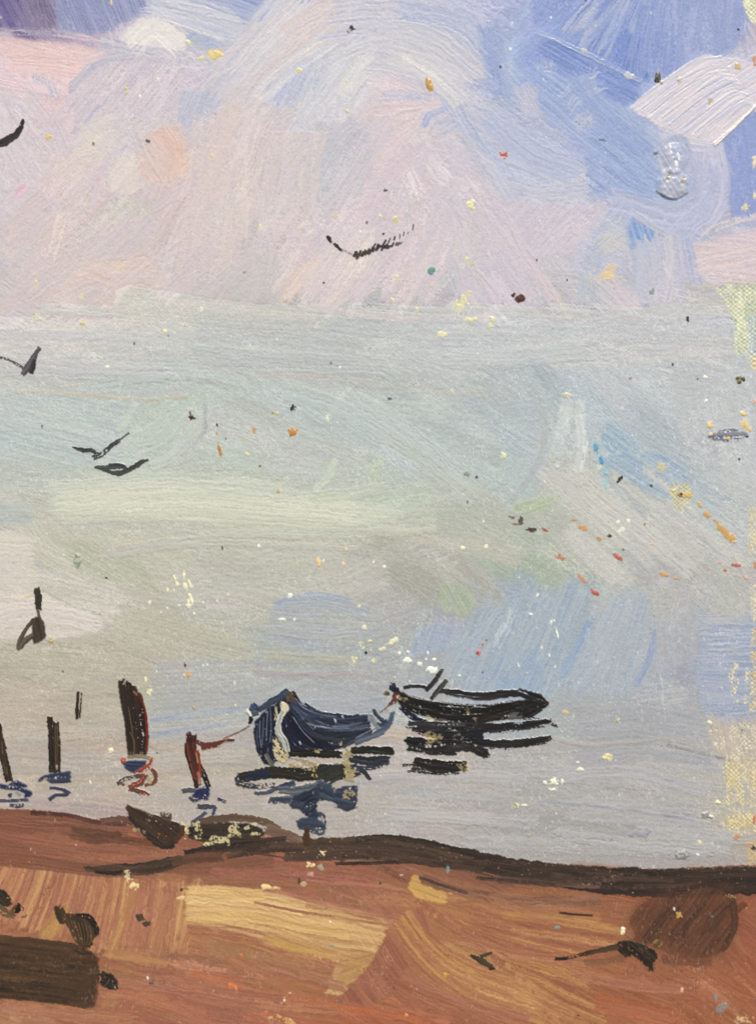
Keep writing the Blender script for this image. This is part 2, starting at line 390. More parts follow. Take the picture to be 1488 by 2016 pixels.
pk([(126, 318), (170, 290), (200, 318), (150, 352), (110, 340)], (222, 212, 204), (214, 204, 204), ang=-50, rag=8, soft=3)
pk([(210, 380), (226, 318), (252, 302), (272, 324), (288, 372), (250, 386)], (226, 218, 208), (214, 206, 208), ang=-78, rag=6, soft=2, load=0.9)
pk([(270, 290), (304, 252), (350, 246), (372, 286), (348, 356), (292, 362), (268, 326)], (224, 198, 186), (218, 204, 200), ang=58, rag=6)
sk([(320, 262), (345, 300), (352, 340)], 34, (226, 194, 176), (220, 204, 198), load=0.8)
sk([(262, 250), (285, 300)], 20, (206, 200, 206), (216, 206, 206))
pk([(28, 386), (40, 362), (60, 362), (50, 386), (34, 398)], (232, 192, 204), (222, 202, 210), ang=-40, rag=4, soft=3)
sk([(192, 345), (206, 376)], 16, (222, 198, 202), (216, 204, 204))
pk([(212, 404), (240, 392), (300, 390), (306, 440), (260, 452), (216, 430)], (200, 200, 192), (212, 206, 196), ang=85, rag=9, dry=0.40, soft=3)
for x in (380, 410, 440, 470):
    sk([(x-14, 560-(x % 3)*20), (x, 420), (x+16, 230+(x % 5)*12)], 30, (215, 205, 203), (220, 210, 206), con=1.1, dry=0.3, load=0.7, op=0.6)
sk([(484, 470), (484, 360), (482, 270)], 8, (230, 222, 206), (216, 208, 206), dry=0.35, load=0.9)
sk([(412, 410), (430, 370), (444, 330)], 30, (224, 212, 194), (214, 204, 200), dry=0.40)
pk([(0, 482), (70, 470), (90, 500), (30, 520), (-20, 516)], (196, 200, 208), (210, 206, 206), ang=-30, dry=0.38, soft=3)
sk([(60, 498), (44, 486)], 18, (222, 226, 200), (208, 206, 206), dry=0.35)
for k in range(9):
    x = rng.uniform(20, 340); y = rng.uniform(420, 590)
    sk([(x-40, y+42), (x, y), (x+42, y-38)], 40, (216, 204, 201), (208, 200, 204), dry=0.3, con=1.5)
sk([(90, 590), (180, 545), (300, 520)], 60, (224, 206, 196), (214, 204, 206), op=0.6, soft=0.5)
sk([(150, 520), (240, 548), (330, 556)], 46, (226, 206, 194), (216, 204, 202), op=0.6, soft=0.5)
sk([(230, 524), (300, 530)], 22, (222, 204, 188), (228, 212, 190), dry=0.4)
# upper middle
sk([(430, 180), (520, 90), (600, 10)], 120, (200, 204, 216), (212, 208, 214), load=1.0, con=1.5)
sk([(505, 40), (545, -4)], 26, (206, 210, 224), (160, 174, 212), load=1.0, con=1.8)
sk([(460, 250), (560, 130), (690, 20)], 90, (212, 206, 210), (222, 212, 208), load=1.0, con=1.5)
sk([(500, 190), (560, 128), (640, 70)], 14, (224, 224, 222), (200, 206, 216), load=1.1, dry=0.2)
sk([(640, 40), (780, 30), (880, 70), (945, 150)], 110, (206, 206, 214), (196, 200, 215), load=0.9, con=1.4)
sk([(720, 95), (830, 120), (900, 160), (930, 200)], 90, (210, 208, 213), (198, 202, 214), load=0.9, con=1.4)
sk([(780, 20), (900, 40), (985, 120)], 60, (170, 184, 217), (186, 194, 216), op=0.6)
sk([(960, 50), (974, 120), (985, 190)], 46, (150, 168, 212), (164, 180, 214))
pk([(520, 182), (560, 140), (625, 98), (660, 110), (640, 190), (560, 214), (524, 208)], (190, 198, 220), (202, 206, 216), ang=-64, rag=6, soft=2)
pk([(522, 176), (570, 132), (612, 118), (590, 168), (545, 200), (524, 200)], (182, 192, 220), (196, 202, 218), ang=-62, rag=5, soft=3)
for k in range(7):
    x = 600+k*14
    sk([(x, 230), (x+16, 170), (x+36, 112)], 12, (216, 218, 222), (202, 206, 214), dry=0.32, load=1.0)
sk([(690, 190), (710, 160), (728, 142)], 16, (228, 228, 224), (210, 212, 214), dry=0.3, load=1.0)
pk([(620, 270), (650, 240), (720, 250), (735, 330), (700, 400), (640, 420), (624, 340)], (196, 198, 207), (206, 204, 208), ang=-64, rag=8, soft=3)
sk([(628, 400), (625, 300), (632, 240)], 26, (196, 200, 206), (206, 206, 208), load=0.8)
for k in range(8):
    x = 520+k*14
    sk([(x-6, 470), (x, 380), (x+20, 260)], 14, (222, 212, 206), (212, 204, 208), dry=0.36, load=1.0)
pk([(735, 180), (770, 140), (800, 158), (872, 210), (800, 222), (752, 210)], (222, 206, 210), (214, 206, 214), ang=28, rag=6)
sk([(752, 186), (800, 188), (850, 196)], 22, (190, 196, 216), (204, 202, 214), dry=0.25)
sk([(730, 220), (800, 214), (870, 206)], 26, (224, 208, 210), (214, 204, 210), dry=0.2)
sk([(770, 268), (790, 236), (826, 228)], 34, (222, 208, 206), (214, 206, 210), con=1.5)
sk([(834, 250), (845, 228), (880, 212)], 13, (162, 178, 216), (180, 190, 216), load=0.9)
sk([(842, 252), (838, 280), (840, 304)], 7, (232, 218, 200), (216, 206, 206), load=1.0)
sk([(850, 268), (880, 250), (915, 230)], 40, (188, 196, 218), (204, 204, 216), con=1.5)
sk([(848, 286), (875, 272), (910, 262)], 10, (226, 212, 206), (200, 202, 216), dry=0.25)
sk([(880, 170), (930, 260), (990, 350), (1030, 420)], 46, (184, 194, 219), (196, 202, 217), con=1.4)
sk([(800, 120), (860, 160), (905, 206)], 34, (214, 216, 218), (200, 204, 214), load=1.1, con=1.8)
sk([(820, 130), (880, 170), (915, 200)], 8, (228, 226, 222), (206, 208, 214), load=1.1)
sk([(915, 178), (945, 170), (975, 178)], 34, (168, 182, 216), (186, 194, 217), dry=0.2)
sk([(925, 205), (970, 230), (1010, 270)], 50, (186, 196, 219), (206, 204, 214))
for k in range(14):
    x = rng.uniform(730, 880); y = rng.uniform(300, 560)
    sk([(x-24, y+60), (x, y), (x+26, y-54)], rng.uniform(16, 40), (216, 205, 211), (208, 202, 210), dry=0.25, con=1.5)
for k in range(12):
    x = rng.uniform(890, 1060); y = rng.uniform(400, 590)
    sk([(x-30, y-60), (x, y), (x+38, y+52)], rng.uniform(14, 34), (214, 204, 211), (202, 200, 212), dry=0.25, con=1.6)
for k in range(12):
    x = rng.uniform(510, 720); y = rng.uniform(500, 590)
    sk([(x-30, y+42), (x, y), (x+28, y-46)], rng.uniform(12, 30), (216, 206, 209), (222, 214, 208), dry=0.32, con=1.5)
pk([(548, 596), (556, 556), (588, 518), (612, 520), (600, 560), (570, 596)], (226, 208, 188), (216, 204, 204), ang=-60, dry=0.40, rag=7)
pk([(570, 575), (580, 545), (596, 530), (592, 560)], (238, 226, 196), (226, 210, 190), ang=-60, dry=0.45, rag=5)
pk([(885, 480), (905, 430), (950, 420), (935, 500), (900, 560)], (204, 206, 208), (216, 206, 208), ang=-80, dry=0.3)
pk([(768, 560), (790, 520), (830, 520), (815, 580), (770, 600)], (222, 210, 206), (212, 204, 208), ang=-62, dry=0.4)
pk([(905, 600), (880, 570), (890, 510), (912, 530)], (190, 196, 206), (206, 204, 208), ang=70, dry=0.35, soft=2)
# upper right
pk([(1040, -40), (1160, -40), (1105, 46), (1050, 52)], (146, 164, 212), (132, 154, 208), ang=-55, rag=5)
pk([(1148, -40), (1290, -40), (1220, 40), (1160, 56), (1120, 66), (1130, 30)], (188, 196, 216), (160, 174, 212), ang=-58, rag=6, con=1.6)
sk([(1105, 66), (1130, 34), (1165, -6)], 20, (126, 148, 206), (178, 188, 216), con=1.8, load=1.0)
for k in range(6):
    x = 1150+k*22
    sk([(x-16, 110+k*8), (x+20, 50), (x+52, -20)], 26, (130, 152, 208), (168, 182, 215), con=1.7, load=0.9)
pk([(1200, 120), (1225, 60), (1270, 70), (1280, 160), (1240, 150)], (106, 134, 204), (136, 156, 210), ang=-72, rag=6, soft=3)
for k in range(6):
    x = 1270+k*18
    sk([(x, 150), (x+4, 80), (x+12, -20)], 22, (142, 160, 211), (156, 172, 213), con=1.6, load=0.8)
pk([(1340, -40), (1470, -40), (1478, 60), (1420, 118), (1340, 100)], (152, 168, 210), (144, 162, 208), ang=80, rag=8, soft=4)
pk([(1062, 84), (1100, 78), (1180, 112), (1255, 152), (1260, 190), (1232, 212), (1160, 170), (1100, 146), (1064, 120)], (124, 148, 207), (138, 158, 210), ang=30, rag=5)
sk([(1056, 62), (1150, 106), (1262, 160)], 9, (176, 190, 219), (150, 168, 213), load=1.3, edge=1.0)
pk([(1050, 120), (1090, 118), (1094, 142), (1056, 142)], (206, 206, 216), (160, 176, 213), ang=-85, dry=0.45)
sk([(1120, 214), (1140, 186), (1160, 156)], 60, (146, 168, 215), (178, 190, 217), con=1.8, load=0.9)
sk([(1158, 200), (1168, 180), (1176, 160)], 16, (202, 206, 218), (136, 158, 212), con=2)
pk([(1050, 170), (1130, 150), (1180, 190), (1260, 250), (1310, 330), (1300, 390), (1230, 370), (1160, 300), (1080, 240)], (150, 172, 216), (166, 182, 216), ang=38, rag=9, soft=4)
pk([(1010, 170), (1052, 166), (1065, 226), (1030, 232)], (204, 204, 213), (186, 194, 216), ang=60, dry=0.25, soft=3)
pk([(1130, 232), (1180, 206), (1196, 220), (1160, 250), (1136, 262)], (204, 203, 212), (180, 190, 214), ang=-40, dry=0.4, soft=3)
sk([(990, 290), (1080, 320), (1180, 350)], 60, (184, 194, 217), (198, 202, 215), con=1.3, op=0.6)
pk([(1150, 310), (1180, 302), (1240, 370), (1215, 388), (1155, 370)], (146, 168, 215), (166, 182, 216), ang=40, rag=5)
pk([(1070, 400), (1100, 350), (1150, 330), (1150, 372), (1110, 410)], (206, 206, 214), (190, 198, 214), ang=-68, dry=0.3)
pk([(1000, 390), (1120, 400), (1200, 400), (1170, 450), (1120, 500), (1000, 520), (960, 450)], (214, 204, 213), (204, 200, 213), ang=-52, rag=10, soft=4)
pk([(1234, 418), (1262, 422), (1296, 452), (1330, 470), (1300, 488), (1236, 490)], (124, 158, 214), (156, 180, 218), ang=72, rag=5)
pk([(1170, 470), (1210, 450), (1240, 470), (1235, 495), (1180, 500)], (206, 208, 200), (196, 200, 208), ang=-40, dry=0.3, soft=3)
pk([(1418, 250), (1440, 236), (1530, 200), (1530, 420), (1440, 430), (1424, 340)], (152, 168, 213), (140, 158, 210), ang=82, rag=5)
sk([(1378, 288), (1400, 340), (1382, 400), (1330, 430), (1260, 410), (1200, 396)], 62, (192, 198, 220), (180, 188, 216), con=1.6, load=1.0)
sk([(1408, 286), (1424, 350), (1410, 420), (1372, 462)], 26, (186, 192, 219), (198, 202, 219), con=1.6, load=1.0, edge=0.9)
sk([(1240, 415), (1290, 450), (1335, 470)], 12, (216, 210, 214), (190, 196, 215), load=1.0)
sk([(1380, 460), (1430, 440), (1490, 425)], 16, (222, 212, 200), (200, 200, 212), dry=0.42)
pk([(1362, 480), (1420, 466), (1530, 440), (1530, 565), (1440, 570), (1392, 560), (1370, 520)], (222, 207, 208), (212, 202, 209), ang=6, rag=6)
sk([(1268, 470), (1275, 530), (1262, 600)], 44, (200, 203, 217), (190, 196, 214), con=1.5, load=0.9)
sk([(1352, 470), (1358, 520), (1370, 560)], 26, (176, 184, 214), (196, 198, 215))
sk([(1310, 460), (1312, 530), (1300, 600)], 54, (196, 200, 215), (208, 204, 212), con=1.5)
pk([(1150, 545), (1210, 548), (1230, 600), (1205, 630), (1140, 625)], (178, 188, 206), (206, 204, 206), ang=40, dry=0.3, soft=3)
pk([(1116, 550), (1140, 545), (1180, 560), (1160, 600), (1128, 600)], (214, 212, 192), (176, 188, 212), ang=85, dry=0.42, soft=2)
sk([(1200, 548), (1216, 574), (1240, 612)], 30, (214, 204, 211), (202, 200, 211))
pk([(1180, 538), (1196, 520), (1216, 522), (1208, 550), (1184, 552)], (234, 208, 158), (222, 206, 180), ang=-20, dry=0.3, soft=2, rag=5)
sk([(1095, 585), (1108, 606), (1124, 630)], 12, (226, 212, 192), (210, 202, 204), load=1.4)

# horizon haze into sea
for k in range(7):
    x = 200+k*200
    sk([(x-120, 606+4*math.sin(k)), (x, 612), (x+150, 622)], 22, (196, 192, 188), (186, 186, 186), dry=0.3, own='sea', op=0.7)
pk([(228, 640), (232, 572), (250, 562), (280, 566), (420, 590), (640, 612), (640, 650), (420, 650)], (200, 195, 186), (190, 190, 182), ang=5, own='sea', op=0.75, load=0.35, con=1.4)
sk([(-20, 652), (100, 656), (230, 668)], 14, (204, 198, 200), (188, 190, 196), dry=0.35, own='sea')
sk([(590, 604), (720, 620), (850, 634)], 16, (204, 190, 186), (190, 186, 186), own='sea', op=0.7)
E = dict(own='sea', load=0.42)
sk([(-20, 690), (200, 694), (440, 704)], 90, (190, 187, 186), (182, 184, 184), op=0.5, con=1.4, **E)
sk([(380, 655), (600, 668), (800, 690)], 80, (177, 181, 181), (186, 187, 184), op=0.7, con=1.4, **E)
sk([(820, 660), (950, 668), (1100, 676)], 70, (180, 186, 190), (190, 190, 192), op=0.7, con=1.4, **E)
sk([(1040, 660), (1200, 640), (1400, 628)], 60, (192, 190, 192), (182, 184, 188), op=0.7, con=1.6, **E)
sk([(1080, 700), (1250, 690), (1440, 690)], 60, (184, 185, 188), (194, 192, 190), op=0.7, con=1.6, **E)
sk([(500, 735), (620, 740), (740, 748)], 14, (192, 182, 176), (182, 180, 176), op=0.6, **E)
sk([(720, 752), (840, 770), (960, 772)], 16, (186, 182, 174), (178, 182, 178), op=0.6, **E)
sk([(40, 772), (160, 778), (290, 788), (370, 780)], 7, (196, 182, 158), (184, 178, 164), load=0.8, own='sea')
pk([(-30, 770), (120, 776), (260, 790), (250, 860), (140, 930), (-30, 900)], (172, 184, 188), (180, 190, 186), ang=14, rag=6, own='sea', op=0.6, load=0.4, con=1.4)
sk([(262, 800), (300, 860), (290, 900)], 60, (186, 194, 184), (174, 184, 178), con=1.5, **E)
sk([(268, 792), (250, 826), (232, 850)], 13, (196, 204, 194), (180, 190, 182), load=0.8, own='sea')
sk([(404, 795), (402, 850), (370, 890)], 10, (166, 172, 174), (184, 190, 184), load=0.7, own='sea', edge=1.0)
sk([(300, 800), (352, 850), (350, 890)], 70, (178, 188, 180), (186, 192, 180), con=1.5, op=0.6, **E)
pk([(120, 960), (300, 948), (500, 976), (720, 990), (800, 1010), (700, 1036), (400, 1032), (90, 1000)], (206, 206, 187), (194, 198, 180), ang=4, own='sea', op=0.8, load=0.6, con=1.5)
for k in range(10):
    x = 560+k*42; y = 790+k*13
    sk([(x-70, y-40), (x, y+6), (x+80, y+62)], rng.uniform(26, 52), (181, 191, 190), (172, 182, 180), op=0.6, con=1.6, dry=0.15, **E)
sk([(690, 760), (660, 800), (640, 830)], 14, (198, 204, 188), (184, 190, 180), dry=0.3, load=0.7, own='sea')
sk([(620, 965), (645, 940), (660, 905)], 16, (206, 214, 198), (190, 198, 182), dry=0.25, load=0.7, own='sea')
pk([(720, 940), (745, 880), (760, 900), (735, 970), (715, 985)], (186, 196, 166), (178, 186, 172), ang=-70, own='sea', op=0.6, load=0.4)
sk([(740, 880), (780, 900), (820, 930)], 40, (182, 190, 198), (176, 184, 182), op=0.6, **E)
sk([(610, 830), (640, 838), (670, 838)], 8, (166, 172, 174), (178, 184, 180), own='sea', load=0.5)
sk([(660, 766), (760, 800), (860, 812)], 40, (180, 190, 188), (186, 190, 180), op=0.5, dry=0.2, **E)
sk([(880, 812), (960, 822), (1060, 816)], 60, (172, 182, 182), (164, 176, 182), op=0.6, con=1.5, **E)
pk([(960, 820), (1050, 826), (1062, 870), (1050, 900), (1000, 890), (960, 860)], (164, 178, 186), (174, 184, 182), ang=30, own='sea', op=0.7, load=0.4)
sk([(1070, 800), (1068, 880), (1040, 940), (1000, 990)], 14, (178, 184, 184), (162, 172, 172), load=0.6, own='sea', edge=0.9)
sk([(1085, 900), (1110, 850), (1130, 790)], 44, (176, 186, 192), (186, 190, 188), con=1.5, **E)
sk([(1138, 880), (1142, 830), (1140, 790)], 20, (206, 212, 208), (180, 188, 190), dry=0.3, load=0.9, own='sea')
sk([(1150, 900), (1150, 860)], 14, (224, 228, 220), (190, 196, 192), dry=0.35, load=0.9, own='sea')
pk([(1192, 830), (1225, 846), (1262, 880), (1250, 890), (1310, 894), (1312, 910), (1250, 930), (1190, 920), (1180, 870)], (140, 166, 190), (160, 178, 186), ang=36, own='sea', op=0.85, load=0.45, rag=6)
pk([(1190, 896), (1300, 890), (1350, 920), (1360, 960), (1330, 986), (1260, 960), (1200, 930)], (140, 164, 192), (168, 180, 186), ang=32, own='sea', op=0.75, load=0.4, rag=9, soft=3)
pk([(1070, 910), (1110, 896), (1160, 880), (1170, 930), (1180, 980), (1060, 1000)], (186, 184, 174), (178, 182, 174), ang=40, own='sea', op=0.6, load=0.4)
for k in range(14):
    x = 1090+rng.uniform(0, 330); y = 960+rng.uniform(0, 150)
    sk([(x-50, y-44), (x, y), (x+56, y+50)], rng.uniform(18, 46), (198, 194, 186), (182, 184, 178), op=0.7, con=1.6, dry=0.15, **E)
pk([(1010, 990), (1070, 978), (1110, 980), (1060, 1012), (1010, 1010)], (170, 184, 146), (176, 182, 160), ang=-20, own='sea', op=0.7, soft=3)
sk([(1300, 740), (1420, 770), (1480, 860)], 90, (184, 186, 189), (178, 182, 186), op=0.5, con=1.4, **E)
# lower sea
pk([(-30, 1046), (50, 1048), (70, 1100), (72, 1140), (60, 1180), (-30, 1180)], (212, 203, 192), (198, 190, 178), ang=2, own='sea', op=0.9, load=0.5)
pk([(66, 1000), (120, 1010), (160, 1060), (140, 1110), (90, 1120), (60, 1070)], (192, 188, 170), (182, 182, 166), ang=42, own='sea', op=0.7, load=0.5)
pk([(-30, 990), (62, 990), (66, 1030), (-30, 1034)], (170, 180, 178), (180, 184, 176), ang=2, own='sea', op=0.75)
pk([(120, 1070), (170, 1060), (280, 1110), (320, 1170), (250, 1150), (150, 1120)], (170, 176, 152), (182, 180, 162), ang=30, own='sea', op=0.7, load=0.45)
pk([(-30, 1180), (80, 1168), (140, 1190), (202, 1214), (202, 1244), (120, 1258), (-30, 1262)], (212, 202, 192), (200, 190, 178), ang=4, own='sea', op=0.95, load=0.5, rag=3)
sk([(84, 1160), (130, 1186), (200, 1210)], 5, (178, 172, 160), (190, 184, 172), load=0.7, own='sea')
pk([(-30, 1264), (120, 1262), (200, 1250), (310, 1306), (300, 1330), (200, 1330), (-30, 1330)], (174, 168, 150), (182, 174, 156), ang=4, own='sea', op=0.8, load=0.45)
pk([(240, 1200), (340, 1210), (420, 1240), (500, 1262), (500, 1300), (330, 1300), (240, 1262)], (184, 180, 154), (176, 172, 156), ang=14, own='sea', op=0.6, dry=0.3, load=0.5)
sk([(210, 1262), (260, 1285), (318, 1310)], 6, (166, 156, 138), (178, 170, 152), load=0.6, own='sea')
pk([(524, 1270), (526, 1220), (545, 1180), (600, 1168), (660, 1174), (700, 1192), (755, 1200), (740, 1240), (690, 1270), (620, 1280)], (160, 168, 178), (172, 172, 168), ang=4, own='sea', op=0.85, load=0.5, rag=4, con=1.5)
sk([(540, 1192), (620, 1172), (690, 1186)], 16, (154, 166, 184), (166, 170, 178), load=0.5, own='sea')
sk([(520, 1290), (600, 1296), (700, 1300)], 20, (180, 176, 152), (168, 166, 154), dry=0.4, own='sea')
sk([(500, 1325), (600, 1330), (720, 1326)], 14, (168, 158, 158), (164, 164, 166), own='sea')
pk([(864, 1150), (890, 1145), (920, 1154), (936, 1190), (920, 1216), (870, 1204), (862, 1176)], (158, 176, 144), (172, 176, 156), ang=60, own='sea', op=0.75, soft=2, rag=5)
pk([(820, 1238), (860, 1228), (902, 1228), (884, 1280), (830, 1290), (806, 1290)], (148, 164, 190), (158, 168, 184), ang=-70, own='sea', op=0.9, load=0.5, rag=4)
pk([(878, 1290), (900, 1230), (930, 1205), (965, 1186), (1010, 1196), (1020, 1180), (1036, 1148), (1060, 1150), (1068, 1162), (1110, 1146), (1150, 1150), (1155, 1180), (1130, 1230), (1075, 1385), (940, 1370), (880, 1330)],
   (146, 163, 184), (164, 174, 180), ang=-68, own='sea', op=0.8, load=0.6, rag=12, soft=5, con=1.0)
pk([(960, 1330), (1000, 1280), (1060, 1270), (1072, 1340), (1060, 1376), (980, 1366)], (138, 160, 190), (152, 168, 186), ang=-66, own='sea', op=0.7, soft=4)
pk([(1172, 1212), (1210, 1176), (1250, 1164), (1284, 1180), (1262, 1300), (1238, 1370), (1120, 1376), (1098, 1366), (1140, 1280)], (156, 170, 190), (168, 174, 182), ang=-74, own='sea', op=0.75, load=0.6, rag=14, soft=5, con=1.0)
sk([(1164, 1216), (1140, 1270), (1104, 1330)], 18, (138, 158, 192), (152, 168, 188), own='sea')
sk([(1288, 1240), (1276, 1300), (1250, 1350)], 16, (142, 156, 190), (160, 168, 186), own='sea')
pk([(1276, 1164), (1330, 1160), (1345, 1186), (1300, 1230), (1282, 1200)], (188, 184, 162), (172, 172, 170), ang=80, own='sea', dry=0.42, op=0.8)
pk([(1290, 1200), (1370, 1190), (1376, 1300), (1290, 1330)], (176, 172, 174), (168, 170, 178), ang=84, own='sea', op=0.5, con=1.5)
for k in range(11):
    y = 1220+k*18
    sk([(1376, y), (1430, y+rng.normal(0, 3)), (1500, y-3)], 16, (152-k, 164-k*0.6, 188), (174, 177, 184), own='sea', op=0.75, load=0.8, con=1.5, edge=0.8)
pk([(1376, 1300), (1480, 1286), (1500, 1370), (1390, 1400), (1370, 1340)], (148, 160, 188), (164, 170, 186), ang=2, own='sea', op=0.7, load=0.6)
pk([(1260, 1350), (1340, 1340), (1360, 1380), (1300, 1400), (1250, 1390)], (166, 170, 178), (184, 182, 178), ang=-10, own='sea', op=0.6, dry=0.35)
for k in range(10):
    y = 1400+k*11
    sk([(1130, y+8*math.sin(k)), (1260, y-6), (1400, y+16)], 22, (166, 166, 170), (156, 157, 164), own='sea', op=0.6, load=0.7, con=1.5)
sk([(1085, 1452), (1150, 1466), (1230, 1464), (1320, 1456), (1400, 1476)], 8, (184, 174, 160), (160, 156, 156), own='sea', load=0.9)
sk([(1310, 1466), (1380, 1482), (1440, 1496)], 7, (128, 120, 118), (160, 154, 152), own='sea', load=0.8)
for k in range(26):
    x = rng.uniform(700, 1380); y = rng.uniform(1500, 1680); 
    if y > 1640 and x < 900: continue
    sk([(x-110, y-3), (x, y), (x+120, y+8)], rng.uniform(10, 28), (166, 165, 168), (176, 172, 170), own='sea', op=0.5, load=0.6, con=1.5, dry=0.2)
sk([(1060, 1576), (1200, 1590), (1400, 1620)], 6, (146, 146, 160), (160, 160, 168), own='sea', load=0.7)
for k in range(24):
    x = rng.uniform(10, 700); y = rng.uniform(1410, 1640)
    sk([(x-90, y+3), (x, y), (x+100, y-4)], rng.uniform(10, 30), (178, 168, 157), (168, 161, 156), own='sea', op=0.5, load=0.5, con=1.5, dry=0.2)
pk([(300, 1304), (420, 1296), (500, 1310), (500, 1430), (400, 1446), (296, 1462), (292, 1380)], (164, 169, 172), (172, 172, 168), ang=-4, own='sea', op=0.6, load=0.45, con=1.4)
sk([(296, 1420), (400, 1404), (480, 1396)], 12, (150, 160, 182), (164, 168, 172), own='sea', load=0.6)
sk([(296, 1446), (380, 1436), (450, 1424)], 10, (152, 160, 180), (164, 166, 170), own='sea', load=0.6)
sk([(550, 1382), (640, 1392), (760, 1384)], 30, (154, 162, 176), (162, 166, 172), own='sea', op=0.7)
sk([(690, 1450), (760, 1446), (830, 1452)], 34, (186, 168, 150), (176, 166, 156), own='sea', op=0.75)
sk([(0, 1500), (180, 1506), (420, 1500)], 40, (178, 167, 156), (170, 162, 156), own='sea', op=0.6)
sk([(60, 1580), (160, 1590), (280, 1604)], 26, (168, 148, 146), (172, 160, 156), own='sea', op=0.8)
pk([(1390, 1424), (1500, 1416), (1500, 1500), (1440, 1500), (1400, 1470)], (180, 168, 156), (190, 176, 158), ang=80, own='sea', op=0.8)

def colat(x, y):
    i = int(np.clip((x+PAD)/STEP, 0, NX-1)); j = int(np.clip((y+PAD)/STEP, 0, NY-1))
    return COL[j, i]*255
def hatch(n, x0, x1, y0, y1, fl, tint, dryr, wr, lr, load):
    """short dry touches of the bristles: paint caught only on the raised threads"""
    for _ in range(n):
        x = rng.uniform(x0, x1); y = rng.uniform(y0, y1)
        a = fl(x, y)+rng.normal(0, 0.16); L = rng.uniform(*lr)*0.5
        c = colat(x, y)*rng.uniform(0.985, 1.02)+np.array(tint)*rng.uniform(0.2, 1.0)
        dx, dy = math.cos(a)*L, math.sin(a)*L
        st([(x-dx, y-dy), (x+dx, y+dy)], rng.uniform(*wr), np.clip(c, 0, 250), np.clip(c+6, 0, 252), op=rng.uniform(0.25, 0.6), load=load, soft=0.4, dry=rng.uniform(*dryr), ends=0.8, fine=1.9, edge=0.1)
hatch(430, -10, 1498, -10, 600, flow, (16, 12, 6), (0.50, 0.68), (12, 44), (30, 110), 0.7)
hatch(360, -10, 1498, 620, 1640, flow, (16, 16, 10), (0.52, 0.70), (12, 44), (30, 130), 0.45)
hatch(150, -10, 1498, -10, 1640, flow, (-18, -18, -16), (0.54, 0.70), (10, 34), (30, 120), 0.3)

